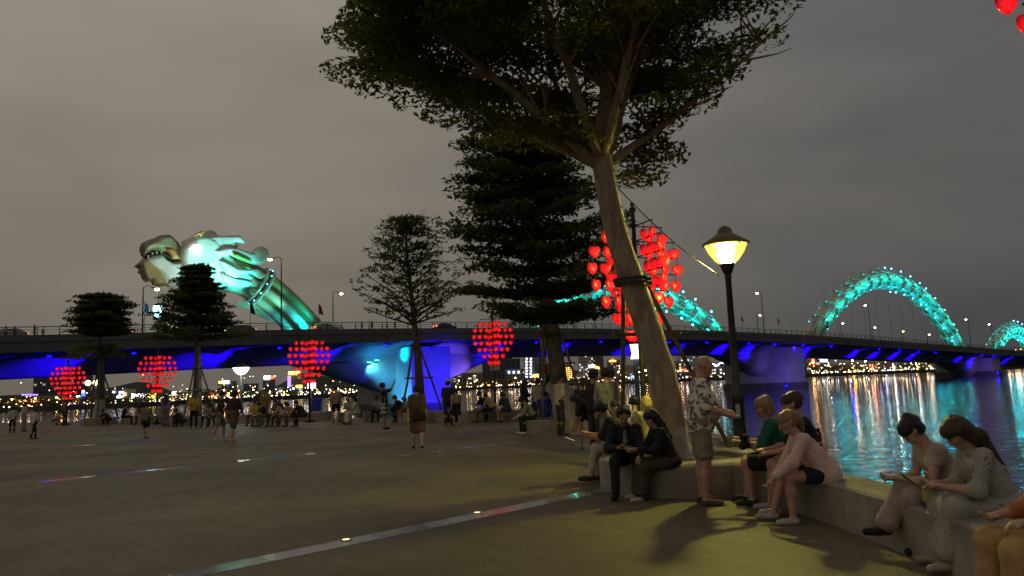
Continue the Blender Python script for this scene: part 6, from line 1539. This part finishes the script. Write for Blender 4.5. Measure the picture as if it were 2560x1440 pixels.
# ================================================================== SMALL THINGS CARRIED OR LYING ABOUT
def phone(loc, rot, label, col=(0.5, 0.6, 0.9), s=0.7):
    r = empty('phone', loc); r.rotation_euler = rot; tag(r, label, 'phone')
    b = MB(); b.box((0, 0, 0), (0.075, 0.15, 0.009)); b.build('case', IRON, r)
    b = MB(); b.box((0, 0, 0.0055), (0.066, 0.138, 0.002)); b.build('screen', glow('phone_screen_%02d' % int(s * 10), col, s), r)
p = wp(photog, pi_['J'][1][2]); phone(p + Vector((0.08, -0.02, 0.10)), (R(70), 0, R(-78)), 'phone held up by the man photographing the bridge')
phone(D(1424, 1098, 11.35), (R(20), R(10), R(70)), 'phone held by the man in white trousers', (1.0, 0.85, 0.8), 1.4)
phone(D(1790, 1022, 9.35), (R(30), 0, R(-98)), 'phone in the hands of the big standing man', (1.0, 0.9, 0.5), 0.25)
bw = D(1578, 1131, 10.0); r = empty('food_bowl', bw); tag(r, 'white foam bowl on the lap of the man facing us', 'bowl')
b = MB(); b.lathe([(0.055, 0), (0.095, 0.05), (0.10, 0.055), (0.088, 0.045), (0.05, 0.012)], n=18); b.build('bowl', mat('foam_white', (0.7, 0.68, 0.62), 0.6, 0.05, 9), r, True)
b = MB(); b.lathe([(0.06, 0.02), (0.06, 0.036), (0.01, 0.045)], n=12); b.build('food', mat('food_brown', (0.3, 0.18, 0.08), 0.7, 0.3, 40), r)
def backpack(root, info, col, label, s=1.0):
    q = wp(root, info['T'](0, -0.17, 0.28)); bp = empty('backpack', q, root.rotation_euler.z, s); tag(bp, label, 'backpack')
    S = Solid(0.03); S.cone((-0.06, 0, -0.14), (-0.06, 0, 0.12), 0.10, 0.085); S.cone((0.06, 0, -0.14), (0.06, 0, 0.12), 0.10, 0.085)
    link('pack', S.mesh('pack', 0.02, cloth(col)), bp)
    S = Solid(0.02); S.cone((-0.05, -0.09, -0.10), (0.05, -0.09, -0.10), 0.05); link('front_pocket', S.mesh('front_pocket', 0.015, cloth(tuple(c * 0.8 for c in col))), bp)
    for sg in (-1, 1):
        b = MB(); b.tube([(sg * 0.09, 0.06, 0.18), (sg * 0.12, 0.16, 0.22), (sg * 0.13, 0.25, 0.12), (sg * 0.13, 0.2, -0.08), (sg * 0.1, 0.06, -0.16)], 0.018, 6); b.build('strap', cloth(col), bp)
backpack(walker, wi, (0.09, 0.055, 0.035), 'brown backpack worn by the woman walking away')
backpack(sitw, swi, (0.015, 0.015, 0.016), 'black backpack of the woman seated on the second planter', 0.8)
tb2 = empty('tote_bag', wp(photog, (0.24, -0.05, 0.78)), R(-40)); tag(tb2, 'beige tote bag hanging at the side of the photographing man', 'bag')
S = Solid(0.02); S.cone((-0.13, 0, -0.16), (0.13, 0, -0.16), 0.05); S.cone((-0.12, 0, 0.14), (0.12, 0, 0.14), 0.035); S.cone((-0.12, 0, 0), (0.12, 0, 0), 0.05); S.cone((0, 0, -0.16), (0, 0, 0.14), 0.05)
link('bag_body', S.mesh('bag_body', 0.018, cloth((0.42, 0.38, 0.30))), tb2)
b = MB(); b.tube([(-0.1, 0, 0.15), (-0.08, 0, 0.42), (0.08, 0, 0.42), (0.1, 0, 0.15)], 0.012, 6); b.build('handle', cloth((0.42, 0.38, 0.30)), tb2)
hb = empty('handbag', wp(walker, (0.06, -0.16, 0.84)), 0.2); tag(hb, 'black handbag slung behind the woman walking away', 'bag')
S = Solid(0.02); S.cone((-0.12, 0, -0.03), (0.12, 0, -0.03), 0.06); S.cone((-0.11, 0, 0.05), (0.11, 0, 0.05), 0.05); link('bag_body', S.mesh('bag_body', 0.016, cloth((0.02, 0.018, 0.018))), hb)
b = MB(); b.tube([(-0.13, 0, 0.05), (-0.17, 0.1, 0.3), (-0.1, 0.16, 0.52)], 0.010, 5); b.build('strap', cloth((0.02, 0.018, 0.018)), hb)
sm = empty('speaker', (-2.62, 32.1, 0.0), 0.4); tag(sm, 'rounded black bag lying before the blue pier, beside the man in navy', 'bag')
S = Solid(0.05); S.cone((-0.18, 0, 0.2), (0.18, 0, 0.2), 0.24, 0.22); S.cut((0, 0, 0.0), (0, 0, -1)); link('bag_body', S.mesh('bag_body', 0.025, cloth((0.012, 0.012, 0.012))), sm); sm.name = 'duffel_bag'
b = MB(); b.tube([(-0.12, 0, 0.42), (-0.08, 0, 0.52), (0.08, 0, 0.52), (0.12, 0, 0.42)], 0.015, 6); b.build('handle', IRON, sm)
lap = empty('shoulder_bag', D(2330, 1245, 6.25), R(70)); tag(lap, 'yellowish bag on the laps of the two women at the right', 'bag')
S = Solid(0.03); S.cone((-0.10, 0, 0), (0.10, 0, 0), 0.07); S.cone((-0.08, 0, 0.07), (0.08, 0, 0.07), 0.055); link('bag_body', S.mesh('bag_body', 0.014, cloth((0.30, 0.26, 0.10))), lap)
b = MB(); b.tube([(-0.12, 0, 0.05), (-0.08, 0.02, 0.2), (0.08, 0.02, 0.2), (0.12, 0, 0.05)], 0.01, 6); b.build('handle', cloth((0.30, 0.26, 0.10)), lap)
b0 = empty('handbag', D(1862, 1112, 9.0), R(60)); tag(b0, 'black handbag on the lap of the woman in green', 'bag')
S = Solid(0.02); S.cone((-0.10, 0, 0), (0.10, 0, 0), 0.05); S.cone((-0.09, 0, 0.09), (0.09, 0, 0.09), 0.035); link('bag_body', S.mesh('bag_body', 0.014, cloth((0.015, 0.015, 0.017))), b0)
b = MB(); b.tube([(-0.08, 0, 0.10), (-0.05, 0, 0.2), (0.05, 0, 0.2), (0.08, 0, 0.10)], 0.008, 6); b.build('handle', IRON, b0)
phone(D(2268, 1196, 6.35), (R(40), 0, R(84)), 'phone over the lap of the woman with pinned up hair', (0.8, 0.75, 0.7), 0.3)
# added glowing discs standing in for yellow glints reflected in the granite bands
for k, (px, py, lb) in enumerate(((865, 1352, 'added glowing disc for a yellow glint on the near granite band, left of the middle'), (1193, 1284, 'added glowing disc for a yellow glint on the near granite band, farther right'), (598, 1152, 'added glowing disc for a yellow glint on the second granite band at left'))):
    p = G(px, py); r = empty('glint_disc', (p.x, p.y, 0.0)); tag(r, lb, 'glint disc', 'added glint discs')
    b = MB(); b.lathe([(0.055, 0.0), (0.055, 0.012), (0.042, 0.014)], n=14); b.build('glint_rim', RAILM, r)
    b = MB(); b.lathe([(0.04, 0.005), (0.04, 0.017), (0.02, 0.019)], n=12); b.build('lens', glow('glint_glow', (1.0, 0.85, 0.4), 1.2 if k < 2 else 4.0), r)  # no lamp lens: the emission imitates a reflected glint
